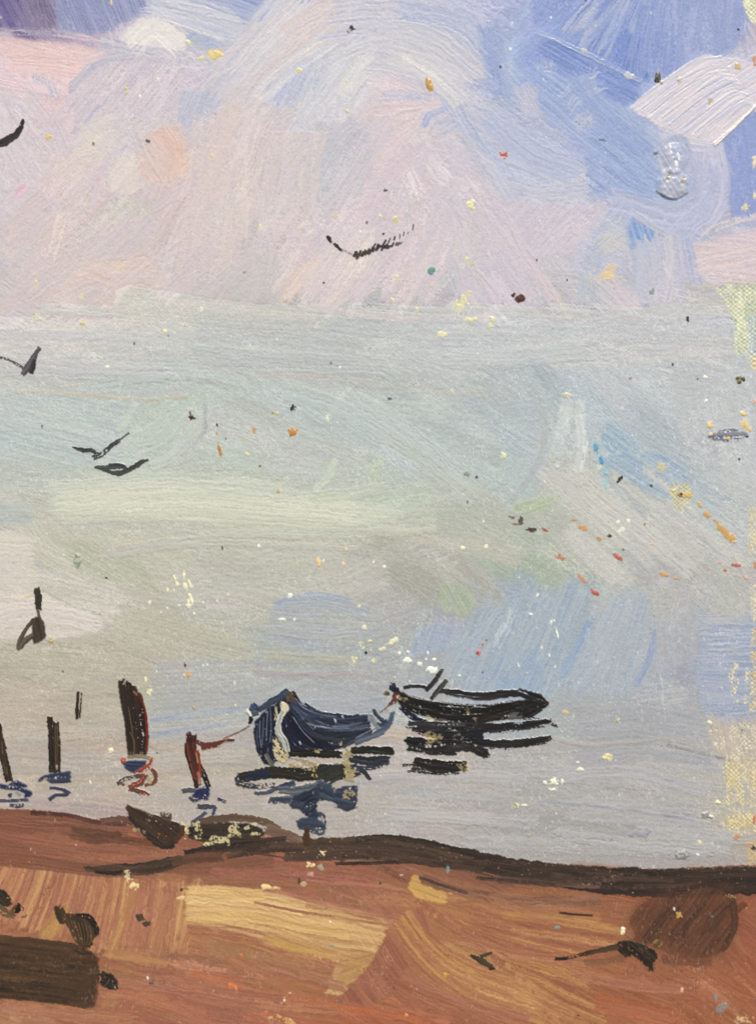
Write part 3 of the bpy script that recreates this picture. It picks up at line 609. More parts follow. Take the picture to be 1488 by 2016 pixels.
# ------------------------------------------------------------------ late thick touches in sky and sea
def ac(pts, w, c, cc=None, **k):
    d = dict(op=0.85, load=0.85, soft=0.4, edge=0.45, ends=0.7, con=1.4, dry=0.27, fine=2.2); d.update(k); st(pts, w, c, cc, **d)
for a in [((262, 88), (306, 56), (356, 90), 54, (240, 238, 228), (224, 222, 222)), ((300, 14), (390, 40), (470, 66), 30, (216, 218, 226), (192, 198, 214)), ((318, 34), (390, 58), (440, 76), 12, (232, 230, 228), (206, 208, 218)),
          ((470, 150), (530, 80), (600, 6), 60, (208, 210, 220), (222, 218, 218)), ((520, 196), (580, 138), (660, 84), 22, (226, 226, 226), (204, 208, 218)), ((560, 70), (600, 40), (660, 10), 40, (226, 212, 206), (214, 208, 212)),
          ((650, 120), (700, 96), (740, 84), 30, (218, 220, 222), (204, 208, 216)), ((668, 190), (700, 140), (734, 104), 26, (228, 228, 226), (210, 212, 216)), ((596, 234), (640, 170), (680, 120), 24, (218, 220, 224), (200, 206, 216)),
          ((740, 60), (850, 80), (940, 150), 50, (212, 211, 216), (198, 202, 214)), ((760, 110), (840, 134), (920, 196), 40, (216, 214, 216), (202, 206, 215)), ((790, 108), (850, 146), (905, 196), 12, (232, 230, 226), (208, 210, 216)),
          ((146, 168), (190, 124), (250, 112), 20, (190, 190, 208), (206, 202, 212)), ((150, 300), (184, 262), (218, 238), 46, (228, 221, 212), (214, 208, 208)), ((120, 344), (150, 318), (190, 300), 36, (226, 216, 206), (214, 206, 206)),
          ((224, 372), (244, 336), (262, 310), 40, (234, 226, 214), (218, 210, 208)), ((20, 120), (90, 124), (150, 132), 44, (236, 206, 202), (228, 204, 204)), ((130, 112), (170, 116), (200, 108), 20, (232, 206, 202), (220, 204, 206)),
          ((300, 270), (330, 310), (330, 350), 46, (226, 198, 184), (218, 204, 200)), ((400, 330), (430, 270), (470, 210), 44, (224, 208, 200), (214, 204, 204)), ((372, 470), (410, 390), (440, 320), 50, (222, 210, 204), (212, 204, 204)),
          ((640, 330), (662, 280), (700, 240), 34, (194, 197, 208), (206, 205, 210)), ((636, 410), (680, 350), (720, 290), 30, (200, 200, 208), (210, 206, 210)), ((740, 330), (780, 280), (820, 250), 30, (224, 210, 210), (214, 204, 210)),
          ((720, 420), (770, 350), (820, 290), 34, (218, 205, 212), (210, 202, 210)), ((560, 590), (590, 550), (630, 500), 26, (232, 216, 200), (218, 206, 206)), ((700, 590), (760, 520), (830, 440), 34, (222, 209, 212), (212, 203, 209)),
          ((790, 600), (820, 550), (860, 480), 28, (224, 214, 212), (212, 204, 210)), ((900, 430), (920, 500), (980, 590), 26, (204, 204, 214), (214, 206, 211)), ((930, 400), (980, 490), (1050, 590), 30, (216, 205, 211), (204, 201, 212)),
          ((980, 420), (1030, 500), (1090, 590), 30, (208, 202, 213), (218, 207, 211)), ((960, 230), (1040, 300), (1140, 340), 56, (190, 198, 217), (178, 190, 217)), ((1000, 360), (1080, 380), (1160, 370), 30, (200, 203, 214), (190, 197, 215)),
          ((1110, 210), (1140, 180), (1180, 160), 50, (152, 172, 216), (186, 196, 218)), ((1130, 150), (1180, 220), (1260, 300), 40, (160, 178, 215), (148, 168, 214)), ((1190, 330), (1240, 370), (1290, 390), 26, (150, 170, 214), (174, 188, 216)),
          ((1250, 150), (1256, 90), (1276, 10), 30, (128, 150, 208), (152, 170, 213)), ((1150, 80), (1190, 40), (1230, -10), 24, (186, 194, 216), (150, 168, 212)), ((1420, 90), (1424, 40), (1430, -10), 44, (150, 166, 210), (160, 174, 212)),
          ((1210, 560), (1230, 590), (1260, 610), 40, (216, 206, 210), (204, 202, 212)), ((1370, 520), (1430, 510), (1490, 500), 40, (226, 210, 208), (214, 204, 210)), ((60, 590), (110, 545), (160, 500), 40, (218, 206, 202), (210, 202, 202)),
          ((200, 600), (240, 560), (290, 520), 40, (224, 206, 196), (214, 204, 204)), ((320, 590), (370, 540), (420, 480), 40, (218, 206, 202), (208, 200, 204))]:
    ac(a[:3], a[3], a[4], a[5], own=None)
for a in [((110, 990), (350, 974), (700, 1004), 56, (207, 207, 189), (196, 199, 182)), ((90, 960), (300, 946), (560, 966), 34, (200, 202, 186), (188, 194, 180)), ((420, 1040), (640, 1046), (860, 1036), 30, (196, 197, 180), (186, 188, 172)), ((120, 1022), (380, 1016), (660, 1032), 22, (200, 200, 180), (190, 192, 176)), ((200, 1090), (400, 1066), (700, 1074), 22, (190, 186, 176), (182, 182, 170)),
          ((60, 1040), (90, 1090), (150, 1120), 44, (198, 194, 178), (186, 186, 170)), ((-10, 1080), (30, 1080), (66, 1082), 50, (214, 205, 194), (202, 194, 182)), ((-10, 1220), (90, 1206), (190, 1226), 46, (212, 202, 193), (202, 192, 183)),
          ((280, 870), (320, 850), (350, 800), 50, (188, 196, 186), (178, 188, 180)), ((300, 920), (350, 890), (396, 820), 20, (194, 200, 188), (180, 188, 180)), ((560, 770), (660, 800), (760, 860), 34, (184, 194, 192), (174, 184, 182)),
          ((700, 790), (800, 850), (900, 940), 40, (184, 193, 192), (176, 185, 182)), ((760, 860), (850, 920), (930, 990), 34, (186, 192, 184), (176, 184, 176)), ((620, 980), (700, 970), (760, 960), 24, (192, 200, 178), (182, 190, 174)),
          ((1070, 930), (1140, 990), (1230, 1070), 36, (200, 196, 187), (186, 186, 178)), ((1120, 920), (1200, 990), (1300, 1080), 40, (198, 194, 186), (188, 187, 180)), ((1200, 1000), (1280, 1060), (1360, 1130), 40, (196, 192, 186), (184, 184, 180)),
          ((1300, 990), (1370, 1050), (1440, 1110), 34, (190, 188, 186), (184, 184, 182)), ((880, 700), (1000, 704), (1160, 690), 40, (180, 187, 190), (190, 191, 190)), ((380, 700), (560, 712), (760, 722), 40, (182, 185, 184), (174, 179, 180)),
          ((20, 720), (160, 730), (330, 736), 36, (190, 189, 188), (182, 184, 186)), ((20, 840), (120, 860), (240, 890), 40, (178, 188, 190), (186, 192, 188)), ((1100, 870), (1110, 830), (1116, 790), 26, (198, 205, 205), (180, 188, 192)),
          ((1136, 930), (1146, 880), (1140, 820), 20, (214, 218, 213), (188, 196, 198)), ((900, 1300), (940, 1250), (980, 1200), 36, (150, 166, 186), (168, 176, 182)), ((1000, 1330), (1040, 1260), (1080, 1180), 40, (152, 168, 188), (166, 175, 183)),
          ((1130, 1350), (1180, 1270), (1220, 1190), 40, (160, 172, 188), (170, 176, 182)), ((560, 1190), (640, 1186), (720, 1206), 26, (156, 166, 180), (170, 172, 172)), ((540, 1240), (620, 1250), (700, 1246), 20, (164, 170, 178), (178, 176, 168)),
          ((720, 1530), (860, 1524), (1010, 1532), 22, (184, 178, 174), (172, 168, 168)), ((760, 1600), (900, 1610), (1060, 1620), 26, (174, 171, 172), (182, 177, 174)), ((1080, 1530), (1230, 1520), (1390, 1560), 26, (168, 168, 174), (178, 175, 176)),
          ((1090, 1640), (1230, 1660), (1400, 1676), 24, (178, 174, 172), (168, 168, 170)), ((30, 1450), (140, 1444), (230, 1450), 26, (188, 177, 164), (178, 170, 160)), ((300, 1500), (400, 1492), (480, 1490), 24, (186, 176, 166), (178, 170, 162)),
          ((680, 1450), (760, 1440), (800, 1444), 22, (196, 178, 160), (184, 172, 160))]:
    ac(a[:3], a[3], a[4], a[5], own='sea', load=0.9, op=0.75)

# ------------------------------------------------------------------ shore
EDGE = [(-60, 1592), (60, 1594), (130, 1600), (180, 1613), (240, 1616), (300, 1624), (380, 1640), (470, 1640), (560, 1652), (640, 1652), (740, 1646), (830, 1656), (900, 1672), (1000, 1694), (1100, 1701), (1200, 1708), (1300, 1710), (1400, 1706), (1560, 1700)]
po(EDGE+[(1560, 2080), (-60, 2080)], (140, 88, 66), (128, 80, 62), ang=6, own='shore', load=0.8, rag=5, soft=1)
m = OWN == OID['shore']
sc = gmap(SGRID, wx, wy, 0, 124, 1600, 104)/255.0
COL[m] = sc[m]
_saveown = None
def sfill(n, wr, lr, opr, jit, dry):
    for _ in range(n):
        x = rng.uniform(-20, 1500); y = rng.uniform(1640, 2030)
        ey = np.interp(x, [p[0] for p in EDGE], [p[1] for p in EDGE])
        if y < ey+22: continue
        a = sflow(x, y)+rng.normal(0, 0.06); L = rng.uniform(*lr)*0.5
        if y-abs(math.sin(a))*L < ey+10: continue
        c = np.array(shorec(x, y)); g = rng.normal(0, jit)
        c1 = np.clip(c*(1+g)+rng.normal(0, 2, 3), 0, 255); c2 = np.clip(c*(1+rng.normal(0, jit))+rng.normal(0, 3, 3)+np.array([4, 3, 0]), 0, 255)
        dx, dy = math.cos(a)*L, math.sin(a)*L
        kk = rng.normal(0, 0.08)
        st([(x-dx, y-dy), (x-dy*kk, y+dx*kk), (x+dx, y+dy)], rng.uniform(*wr), c1, c2, op=rng.uniform(*opr), load=0.8, own='shore', soft=0.3, dry=dry, ends=0.5, con=1.7, edge=0.4)
sfill(230, (26, 60), (110, 300), (0.5, 0.8), 0.06, 0)
sfill(260, (8, 26), (80, 240), (0.4, 0.7), 0.09, 0.3)
def so(pts, w, c, cc=None, **k):
    d = dict(op=0.88, load=0.95, soft=0.3, own='shore', con=2.2, edge=0.5, fine=2.3); d.update(k); st(pts, w, c, cc, **d)
# left fan of steep strokes
FAN = ((168, 114, 82), (152, 94, 74), (188, 144, 92), (176, 126, 86), (146, 90, 72), (162, 104, 78))
for k in range(74):
    x = -10+k*5.0+rng.uniform(-3, 3)
    yt = 1690+min(max(k-6, 0)*0.9, 44)+rng.uniform(-4, 4); yb = 1842+(k > 40)*26-max(0, 22-k)*2.5+rng.uniform(-10, 8)
    lean = 44-k*0.42
    so([(x-lean*0.7, yb), (x, (yt+yb)/2), (x+lean*0.55, yt)], rng.uniform(6, 13), FAN[rng.integers(0, 6)], FAN[rng.integers(0, 6)], dry=rng.uniform(0.2, 0.42), op=0.8, soft=0.4, fine=2.0)
so([(90, 1850), (112, 1812), (136, 1790)], 34, (178, 136, 76), (160, 112, 70))
so([(212, 1884), (236, 1830), (266, 1752)], 18, (182, 140, 84), (160, 108, 72))
so([(300, 1900), (318, 1830), (338, 1750)], 40, (148, 96, 74), (164, 112, 76))
po([(200, 1880), (225, 1868), (300, 1885), (340, 1895), (330, 1900), (215, 1888)], (176, 132, 80), (160, 106, 70), ang=10, own='shore', op=0.7, load=0.8)
# arc of dragged brown above the fan
for k in range(6):
    so([(-20, 1652+k*9), (90, 1672+k*7), (240, 1700+k*4), (400, 1716-k*5), (540, 1706-k*8)], 13, (132-k*3, 82-k*2, 62-k*2), (116, 74, 56), dry=0.2)
so([(-20, 1612), (120, 1624), (250, 1632)], 28, (110, 68, 54), (128, 80, 64))
# ochre block
po([(366, 1744), (430, 1742), (500, 1750), (580, 1766), (660, 1784), (770, 1812), (772, 1836), (745, 1850), (736, 1880), (700, 1918), (670, 1960), (640, 1956), (660, 1900), (560, 1872), (500, 1846), (430, 1828), (362, 1818)],
   (192, 160, 108), (168, 124, 86), ang=9, own='shore', load=0.95, rag=5, con=1.4, long=130)
for k in range(9):
    so([(366, 1752+k*8), (480, 1758+k*9), (620, 1784+k*9.5), (752-k*2, 1814+k*8)], 9, (200, 164, 106) if k % 2 else (150, 98, 72), (178, 138, 88), dry=0.25)
so([(370, 1790), (520, 1800), (660, 1826), (756, 1846)], 44, (204, 166, 112), (182, 140, 92), load=1.1, dry=0.15, fine=2.2)
so([(368, 1764), (470, 1768), (600, 1790)], 34, (210, 176, 122), (186, 148, 98), load=1.1, dry=0.15, fine=2.2)
so([(540, 1850), (640, 1880), (726, 1896)], 40, (190, 148, 92), (168, 120, 80), load=1.0, dry=0.2, fine=2.2)
so([(370, 1756), (450, 1760), (520, 1762)], 26, (206, 170, 112), (190, 152, 98), load=1.1)
so([(380, 1800), (500, 1806), (600, 1826), (690, 1842)], 22, (202, 166, 106), (186, 146, 92), load=1.1)
so([(520, 1748), (640, 1780), (790, 1812)], 9, (168, 116, 88), (146, 92, 72))
so([(500, 1776), (600, 1796), (770, 1822)], 6, (134, 84, 66), (160, 110, 80))
so([(370, 1830), (470, 1846), (560, 1874), (660, 1902)], 24, (150, 94, 70), (164, 112, 74))
so([(520, 1846), (620, 1874), (720, 1902)], 26, (180, 138, 78), (152, 100, 70))
po([(690, 1880), (736, 1876), (734, 1900), (700, 1930), (650, 1956), (672, 1910)], (176, 138, 80), (156, 110, 72), ang=-20, own='shore', load=0.9, dry=0.25)
po([(760, 1846), (800, 1800), (830, 1780), (850, 1830), (800, 1900), (770, 1960), (700, 1990), (640, 2000), (690, 1940), (736, 1890)], (136, 82, 64), (150, 92, 70), rot=(1010, 1740), own='shore', load=0.8, rag=5)
# curved ochre fan at the right
for k in range(13):
    r = k*11
    so([(806-r*0.35, 1790+r*0.30), (850-r*0.1, 1850+r*0.55), (930+r*0.1, 1900+r*0.75), (1060+r*0.1, 1940+r*0.8)], 17, (182, 134, 74) if k in (2, 3, 5, 6, 9) else (158, 104, 70), (170, 120, 72) if k % 2 else (142, 88, 66), dry=0.18, fine=2.4)
for k in range(8):
    so([(818+k*6, 1770+k*5), (900+k*8, 1812+k*8), (1010, 1842+k*10), (1150, 1872+k*11)], 16, (150, 94, 68), (176, 126, 72) if k in (1, 4, 6) else (136, 82, 62), dry=0.18)
po([(802, 1748), (814, 1722), (850, 1732), (900, 1752), (900, 1776), (870, 1780), (820, 1768)], (190, 150, 82), (174, 130, 76), ang=20, own='shore', load=1.0, rag=4)
so([(880, 1772), (960, 1776), (1060, 1790), (1180, 1810)], 26, (166, 118, 74), (146, 94, 66))
so([(988, 1800), (1100, 1812), (1230, 1836)], 20, (172, 126, 72), (150, 98, 66))
so([(1000, 1880), (1080, 1900), (1160, 1935)], 26, (170, 122, 70), (146, 92, 62))
for k in range(7):
    so([(980+k*12, 1890+k*9), (1080, 1930+k*12), (1190, 1985+k*10)], 15, (176, 130, 78) if k % 2 else (140, 86, 60), (156, 104, 66), dry=0.2)
so([(830, 1728), (900, 1752), (990, 1770), (1100, 1775), (1180, 1772)], 22, (112, 76, 58), (132, 90, 70), load=0.9)
so([(824, 1726), (868, 1742), (920, 1758)], 7, (66, 46, 42), (84, 60, 50), load=0.9)
so([(1100, 1796), (1130, 1800), (1166, 1802)], 5, (48, 32, 26), (70, 44, 34), load=0.8)
so([(1190, 1752), (1250, 1764), (1290, 1776)], 26, (126, 68, 46), (144, 86, 60))
so([(1170, 1970), (1250, 1982), (1330, 2006)], 40, (160, 86, 54), (146, 84, 58), op=0.7)
so([(1200, 1930), (1290, 1946), (1360, 1960)], 26, (156, 96, 70), (140, 82, 60), op=0.7)
so([(560, 1972), (660, 1986), (760, 1994), (850, 2006)], 26, (168, 98, 62), (156, 90, 64), op=0.8)
so([(640, 1980), (760, 1996), (830, 2014)], 10, (180, 100, 56), (160, 90, 58), op=0.7)
so([(340, 1896), (400, 1904), (450, 1912)], 10, (186, 132, 106), (160, 100, 76), dry=0.3)
so([(380, 1912), (430, 1924), (480, 1936)], 16, (172, 92, 58), (150, 88, 64), op=0.7, dry=0.25)
so([(0, 1996), (40, 2004), (110, 2016)], 40, (164, 116, 86), (150, 100, 74), op=0.8)
so([(20, 2002), (44, 2008)], 14, (190, 160, 122), (166, 120, 88), op=0.8)
so([(1400, 1800), (1470, 1850), (1500, 1900)], 60, (140, 80, 58), (150, 92, 66), op=0.6)
so([(1380, 1930), (1450, 1970), (1500, 2010)], 60, (150, 92, 62), (138, 82, 58), op=0.6)
hatch(150, -10, 1498, 1770, 2020, sflow, (14, 12, 8), (0.46, 0.64), (8, 26), (50, 150), 0.6)
hatch(110, -10, 1498, 1770, 2020, sflow, (-16, -14, -10), (0.48, 0.64), (8, 28), (50, 170), 0.4)
for a in (((-10, 1640), (120, 1660), (260, 1672), 16, (150, 92, 70), (124, 76, 60)), ((60, 1676), (200, 1692), (360, 1690), 14, (156, 98, 74), (128, 80, 62)), ((420, 1716), (560, 1720), (720, 1736), 20, (152, 94, 78), (134, 80, 66)),
          ((600, 1726), (700, 1740), (800, 1756), 18, (142, 84, 68), (160, 104, 84)), ((220, 1930), (400, 1950), (560, 1970), 26, (160, 104, 82), (142, 86, 68)), ((380, 1950), (520, 1976), (660, 1990), 20, (172, 116, 86), (146, 90, 70)),
          ((520, 1900), (620, 1926), (680, 1944), 22, (164, 110, 84), (142, 88, 70)), ((820, 1940), (920, 1976), (1040, 2010), 26, (160, 104, 80), (144, 88, 68)), ((900, 1850), (1020, 1880), (1160, 1900), 22, (168, 114, 80), (146, 90, 66)),
          ((1000, 1830), (1120, 1846), (1220, 1862), 16, (178, 130, 86), (152, 98, 70)), ((860, 1900), (960, 1950), (1060, 1985), 20, (186, 140, 88), (156, 104, 68)), ((930, 1915), (1040, 1960), (1130, 2000), 18, (180, 134, 84), (150, 98, 66)),
          ((1130, 1920), (1240, 1940), (1340, 1950), 22, (160, 106, 82), (146, 90, 70)), ((1190, 1985), (1260, 1995), (1330, 2012), 22, (166, 96, 66), (150, 90, 66)), ((0, 1985), (120, 1998), (260, 2008), 22, (164, 112, 84), (146, 92, 70))):
    so(a[:3], a[3], a[4], a[5], dry=0.3, op=0.8, soft=0.4, ends=0.7)
# waterline
ek = dict(own='edge', load=1.0, con=1.6, edge=0.5)
st([(840, 1668), (920, 1686), (1010, 1706), (1120, 1722), (1250, 1732), (1400, 1732), (1520, 1728)], [26, 36, 46, 52], (48, 38, 32), (66, 52, 43), ends=0.2, **ek)
st([(900, 1700), (1040, 1722), (1180, 1744), (1300, 1752), (1420, 1744), (1520, 1742)], [16, 30, 40], (60, 46, 38), (48, 36, 30), ends=0.3, **ek)
st([(470, 1672), (560, 1664), (660, 1664), (760, 1660), (850, 1672), (930, 1694)], [22, 30, 34, 32], (84, 66, 52), (62, 48, 38), **ek)
st([(560, 1688), (660, 1684), (760, 1680), (860, 1694), (950, 1708)], [16, 24, 26], (92, 70, 56), (70, 54, 44), dry=0.2, **ek)
st([(700, 1652), (760, 1648), (820, 1656), (880, 1668), (960, 1688)], 12, (40, 32, 28), (60, 48, 40), **ek)
st([(660, 1700), (740, 1698), (830, 1696)], 7, (46, 36, 30), (66, 50, 40), **ek)
st([(680, 1694), (760, 1690), (830, 1692)], 5, (142, 116, 92), (100, 76, 60), dry=0.3, **ek)
st([(980, 1730), (1060, 1736), (1180, 1742)], 16, (112, 88, 74), (88, 66, 54), dry=0.25, **ek)
st([(60, 1600), (130, 1604), (190, 1618), (250, 1622)], 9, (78, 50, 44), (108, 70, 60), dry=0.25, **ek)
st([(200, 1618), (240, 1612), (262, 1618)], 14, (92, 66, 54), (116, 82, 70), dry=0.3, **ek)
zs = zf(0, 1560, 2.657)
st(zs((370, 205), (480, 225), (640, 232)), [22, 30, 24], (98, 70, 54), (120, 78, 60), op=0.85, **ek)
st(zs((620, 250), (740, 256), (830, 262)), 14, (102, 66, 48), (124, 80, 60), op=0.8, **ek)
st(zs((1000, 165), (1120, 140), (1250, 132), (1400, 158), (1500, 230), (1600, 262)), 15, (110, 86, 70), (92, 72, 58), **ek)
st(zs((1390, 190), (1480, 220), (1590, 262)), 22, (140, 116, 100), (112, 88, 74), dry=0.2, **ek)
po(zs((965, 175), (1010, 160), (1180, 156), (1310, 165), (1380, 190), (1370, 240), (1420, 262), (1300, 285), (1160, 282), (1090, 262), (1015, 245), (975, 225)), (44, 36, 29), (62, 50, 40), ang=4, load=1.1, rag=5, own='edge')
st(zs((960, 312), (1100, 292), (1250, 280), (1400, 262), (1500, 250)), [10, 18, 22, 20], (50, 39, 32), (70, 54, 43), **ek)
st(zs((1190, 330), (1330, 310), (1440, 280)), 12, (60, 46, 38), (96, 70, 55), dry=0.3, **ek)
st(zs((440, 392), (520, 400), (640, 398), (770, 395), (900, 365), (960, 345)), [8, 16, 24, 26, 14], (66, 52, 42), (88, 66, 52), **ek)
st(zs((500, 410), (580, 420), (640, 418)), 9, (38, 32, 28), (60, 48, 40), **ek)
st(zs((900, 370), (1000, 342), (1165, 335)), [16, 22], (104, 72, 54), (88, 62, 48), op=0.8, **ek)
for (x, y, a, b) in ((965, 195, 20, 34), (1040, 185, 16, 34), (1035, 225, 14, 22), (1225, 190, 30, 34), (1150, 240, 40, 18), (1100, 262, 36, 10), (1190, 260, 18, 26), (1250, 215, 14, 26), (1300, 180, 60, 9), (1340, 215, 30, 10), (1000, 170, 50, 8)):
    p = zs((x, y))[0]; dot(p[0], p[1], a/2.657, b/2.657, (204, 194, 150), ang=rng.uniform(-30, 30), h=0.8, own=None, lump=0.7, gap=0.42)
# dark stroke at the left, bush at the right
zh = zf(0, 1700, 5.723)
po([(-60, 1844), (60, 1846), (150, 1862), (180, 1872), (196, 1890), (194, 1925), (186, 1960), (184, 1984), (100, 1974), (-60, 1952)], (84, 58, 38), (62, 44, 30), ang=6, own='boxs', load=0.9, rag=6, soft=2, con=1.3, long=150)
for y, w, c in ((1860, 26, (104, 72, 46)), (1892, 16, (50, 38, 28)), (1906, 20, (64, 48, 34)), (1926, 18, (86, 62, 40)), (1938, 12, (44, 32, 24)), (1954, 10, (54, 38, 26)), (1966, 12, (92, 62, 40))):
    st([(-20, y-8), (80, y), (170, y+14)], w, c, (74, 54, 36), own='boxs', load=0.8, con=1.6, dry=0.15, op=0.85)
po([(150, 1908), (190, 1896), (192, 1960), (186, 1984), (150, 1976)], (90, 62, 42), (70, 50, 36), ang=80, own='boxs', op=0.7, soft=3)
for k in range(46):
    x = rng.uniform(520, 1480); ey = np.interp(x, [q[0] for q in EDGE], [q[1] for q in EDGE])
    y = ey+rng.uniform(4, 42); a = 0.02+(np.interp(x+30, [q[0] for q in EDGE], [q[1] for q in EDGE])-ey)/30
    L = rng.uniform(30, 90)
    st([(x-L, y-a*L), (x, y), (x+L, y+a*L)], rng.uniform(4, 11), (96, 74, 60) if k % 2 else (40, 32, 27), (74, 56, 46), dry=rng.uniform(0.36, 0.5), own='edge', load=0.9, op=0.8, ends=0.8, fine=1.8)
for k in range(90):
    x = rng.uniform(540, 1470); ey = np.interp(x, [q[0] for q in EDGE], [q[1] for q in EDGE])
    dot(x, ey+abs(rng.normal(0, 1))*20, rng.uniform(0.8, 2.4), rng.uniform(0.8, 2.0), (170, 150, 124), h=0.7, op=rng.uniform(0.4, 0.9), lump=0.6)
for k in range(40):
    y = rng.uniform(1852, 1976); x = rng.uniform(0, 170)
    st([(x-60, y-6), (x, y), (x+50, y+5)], rng.uniform(4, 11), (126, 90, 60) if k % 3 == 0 else (34, 26, 20) if k % 3 == 1 else (96, 68, 46), (70, 50, 35), dry=rng.uniform(0.38, 0.5), own='boxs', load=0.8, op=0.8, ends=0.8, fine=1.8) if x+50 < 186 else None
po([(1228, 1820), (1262, 1782), (1310, 1756), (1380, 1744), (1428, 1748), (1448, 1776), (1448, 1826), (1430, 1868), (1396, 1894), (1350, 1888), (1300, 1868), (1256, 1846)], (88, 58, 42), (104, 68, 48), ang=-56, own='bush', op=0.9, load=0.7, rag=22, soft=8, con=1.3)
for k in range(10):
    x = 1262+k*19; y = 1836-k*3
    st([(x-18, y+24), (x+6, y-10), (x+34, y-50+k*2)], 16, (70, 46, 34) if k % 3 else (116, 70, 46), (100, 66, 48), own='bush', load=0.6, op=0.7, dry=0.2)
st([(1440, 1770), (1444, 1820), (1420, 1872)], 14, (66, 44, 34), (86, 56, 42), own='bush', op=0.8)
st([(1330, 1752), (1400, 1744), (1440, 1760)], 12, (62, 42, 34), (80, 54, 42), own='bush', op=0.8)
st([(1300, 1888), (1360, 1894), (1400, 1892)], 18, (112, 74, 54), (130, 84, 62), own='bush', op=0.7, dry=0.3)

# ------------------------------------------------------------------ navy boat
zb = zf(450, 1340, 4.251)
n1 = dict(own='boata', load=2.0, con=1.5, edge=0.6)
po(zb((225, 330), (330, 235), (430, 165), (500, 95), (545, 85), (600, 175), (700, 240), (850, 285), (1150, 290), (1185, 340), (1185, 420), (1050, 520), (900, 575), (620, 600), (500, 640), (380, 690), (300, 690), (240, 590), (212, 440)), (27, 30, 44), (40, 46, 60), ang=20, rag=3, **n1)
po(zb((235, 340), (300, 270), (400, 200), (430, 250), (380, 420), (370, 560), (370, 690), (300, 690), (245, 590), (215, 440)), (22, 24, 46), (36, 40, 58), ang=78, rag=3, **n1)
for a in ((295, 300, 290, 420, 280, 560), (350, 220, 358, 400, 345, 520), (250, 360, 240, 470, 255, 560), (330, 560, 340, 640, 380, 690)):
    st(zb((a[0], a[1]), (a[2], a[3]), (a[4], a[5])), 3.2, (112, 118, 134), (60, 66, 84), dry=0.15, own='boata', load=2.2)
po(zb((500, 230), (560, 240), (640, 380), (760, 480), (900, 545), (880, 580), (620, 596), (520, 590), (460, 430)), (18, 19, 40), (30, 33, 52), ang=52, rag=3, **n1)
st(zb((530, 190), (640, 270), (800, 310), (1000, 320), (1150, 318)), [18, 22, 18], (66, 78, 96), (40, 48, 64), **n1)
st(zb((540, 225), (640, 340), (760, 390), (950, 400), (1180, 370)), [16, 22, 18], (42, 52, 70), (84, 96, 114), **n1)
st(zb((620, 330), (720, 430), (880, 470), (1060, 460), (1190, 420)), [14, 24, 18], (38, 44, 54), (54, 62, 74), **n1)
st(zb((860, 510), (960, 520), (1080, 480)), 14, (46, 50, 52), (60, 66, 74), **n1)
for pts, w, c in ((((640, 190), (760, 255), (900, 290)), 5, (40, 44, 54)), (((720, 330), (860, 376), (1000, 376), (1120, 350)), 3.5, (140, 148, 160)), (((650, 350), (690, 390), (710, 410)), 3, (160, 160, 164)),
                  (((960, 560), (1060, 490), (1190, 440)), 4, (122, 132, 146)), (((560, 210), (600, 250), (660, 290)), 5, (96, 108, 126)), (((800, 300), (960, 318), (1120, 300)), 4, (84, 90, 104)),
                  (((520, 420), (600, 520), (700, 570)), 2.5, (60, 66, 88)), (((580, 330), (660, 430), (760, 500)), 2.5, (58, 64, 84))):
    st(zb(*pts), w, c, (60, 68, 84), own='boata', load=2.3, dry=0.12)
st(zb((236, 250), (340, 190), (440, 130), (505, 80)), [11, 15, 12], (84, 94, 110), (62, 72, 90), own='boata', load=1.8, con=1.5)
dot(*zb((216, 225))[0], 11, 9, (52, 64, 96), own='boata', h=2.0, cc=(80, 96, 122)); dot(*zb((215, 270))[0], 8, 7, (98, 104, 110), own='boata', h=1.8)
dot(*zb((185, 330))[0], 5, 8, (24, 26, 40), own='boata', h=1.8)
st(zb((155, 245), (175, 270), (190, 296)), 6, (238, 236, 210), (220, 214, 190), load=2.2, own='ab')
dot(*zb((520, 140))[0], 8, 10, (146, 104, 58), own='boata', h=1.6, cc=(110, 84, 56)); dot(*zb((545, 165))[0], 8, 6, (92, 80, 70), own='boata', h=1.6)
st(zb((540, 85), (580, 150), (600, 180)), 4, (24, 24, 30), (40, 42, 50), own='boata', load=1.6)
st(zb((455, 190), (470, 240), (425, 330), (412, 420), (455, 500), (500, 600)), [10, 13, 11, 10, 11, 7], (168, 172, 168), (214, 208, 186), own='ab', load=2.6, con=1.6, fine=2.2)
st(zb((480, 250), (440, 340), (440, 420), (490, 500), (515, 600)), 3.5, (236, 234, 214), (200, 198, 186), own='ab', load=3.0)
po(zb((430, 190), (455, 170), (500, 200), (515, 235), (480, 265), (440, 240)), (228, 212, 172), (206, 198, 170), ang=60, own='ab', load=2.4, rag=3)
st(zb((395, 220), (405, 280), (390, 330)), 5, (206, 188, 148), (150, 132, 104), own='ab', load=2.2)
po(zb((370, 480), (400, 470), (440, 540), (510, 610), (500, 660), (450, 690), (390, 620), (372, 560)), (214, 194, 150), (176, 160, 124), ang=55, own='ab', load=2.2, rag=4)
st(zb((375, 570), (400, 640), (450, 690)), 5, (230, 214, 176), (196, 178, 140), own='ab', load=2.4)
st(zb((310, 610), (350, 680), (400, 770)), 8, (130, 126, 104), (90, 88, 80), own='ab', load=1.8, dry=0.2)
for pts, w, c, cc in ((((1375, 260), (1340, 360), (1230, 450)), [8, 12, 10], (96, 110, 128), (120, 132, 148)), (((1300, 420), (1180, 470), (1060, 520)), [12, 10], (92, 104, 120), (116, 126, 138)),
                      (((1210, 240), (1250, 300), (1300, 340)), 8, (50, 60, 74), (76, 90, 106)), (((1230, 350), (1280, 370), (1330, 330)), 8, (60, 72, 86), (100, 114, 130))):
    st(zb(*pts), w, c, cc, own='boata', load=1.8, dry=0.2, con=1.6)
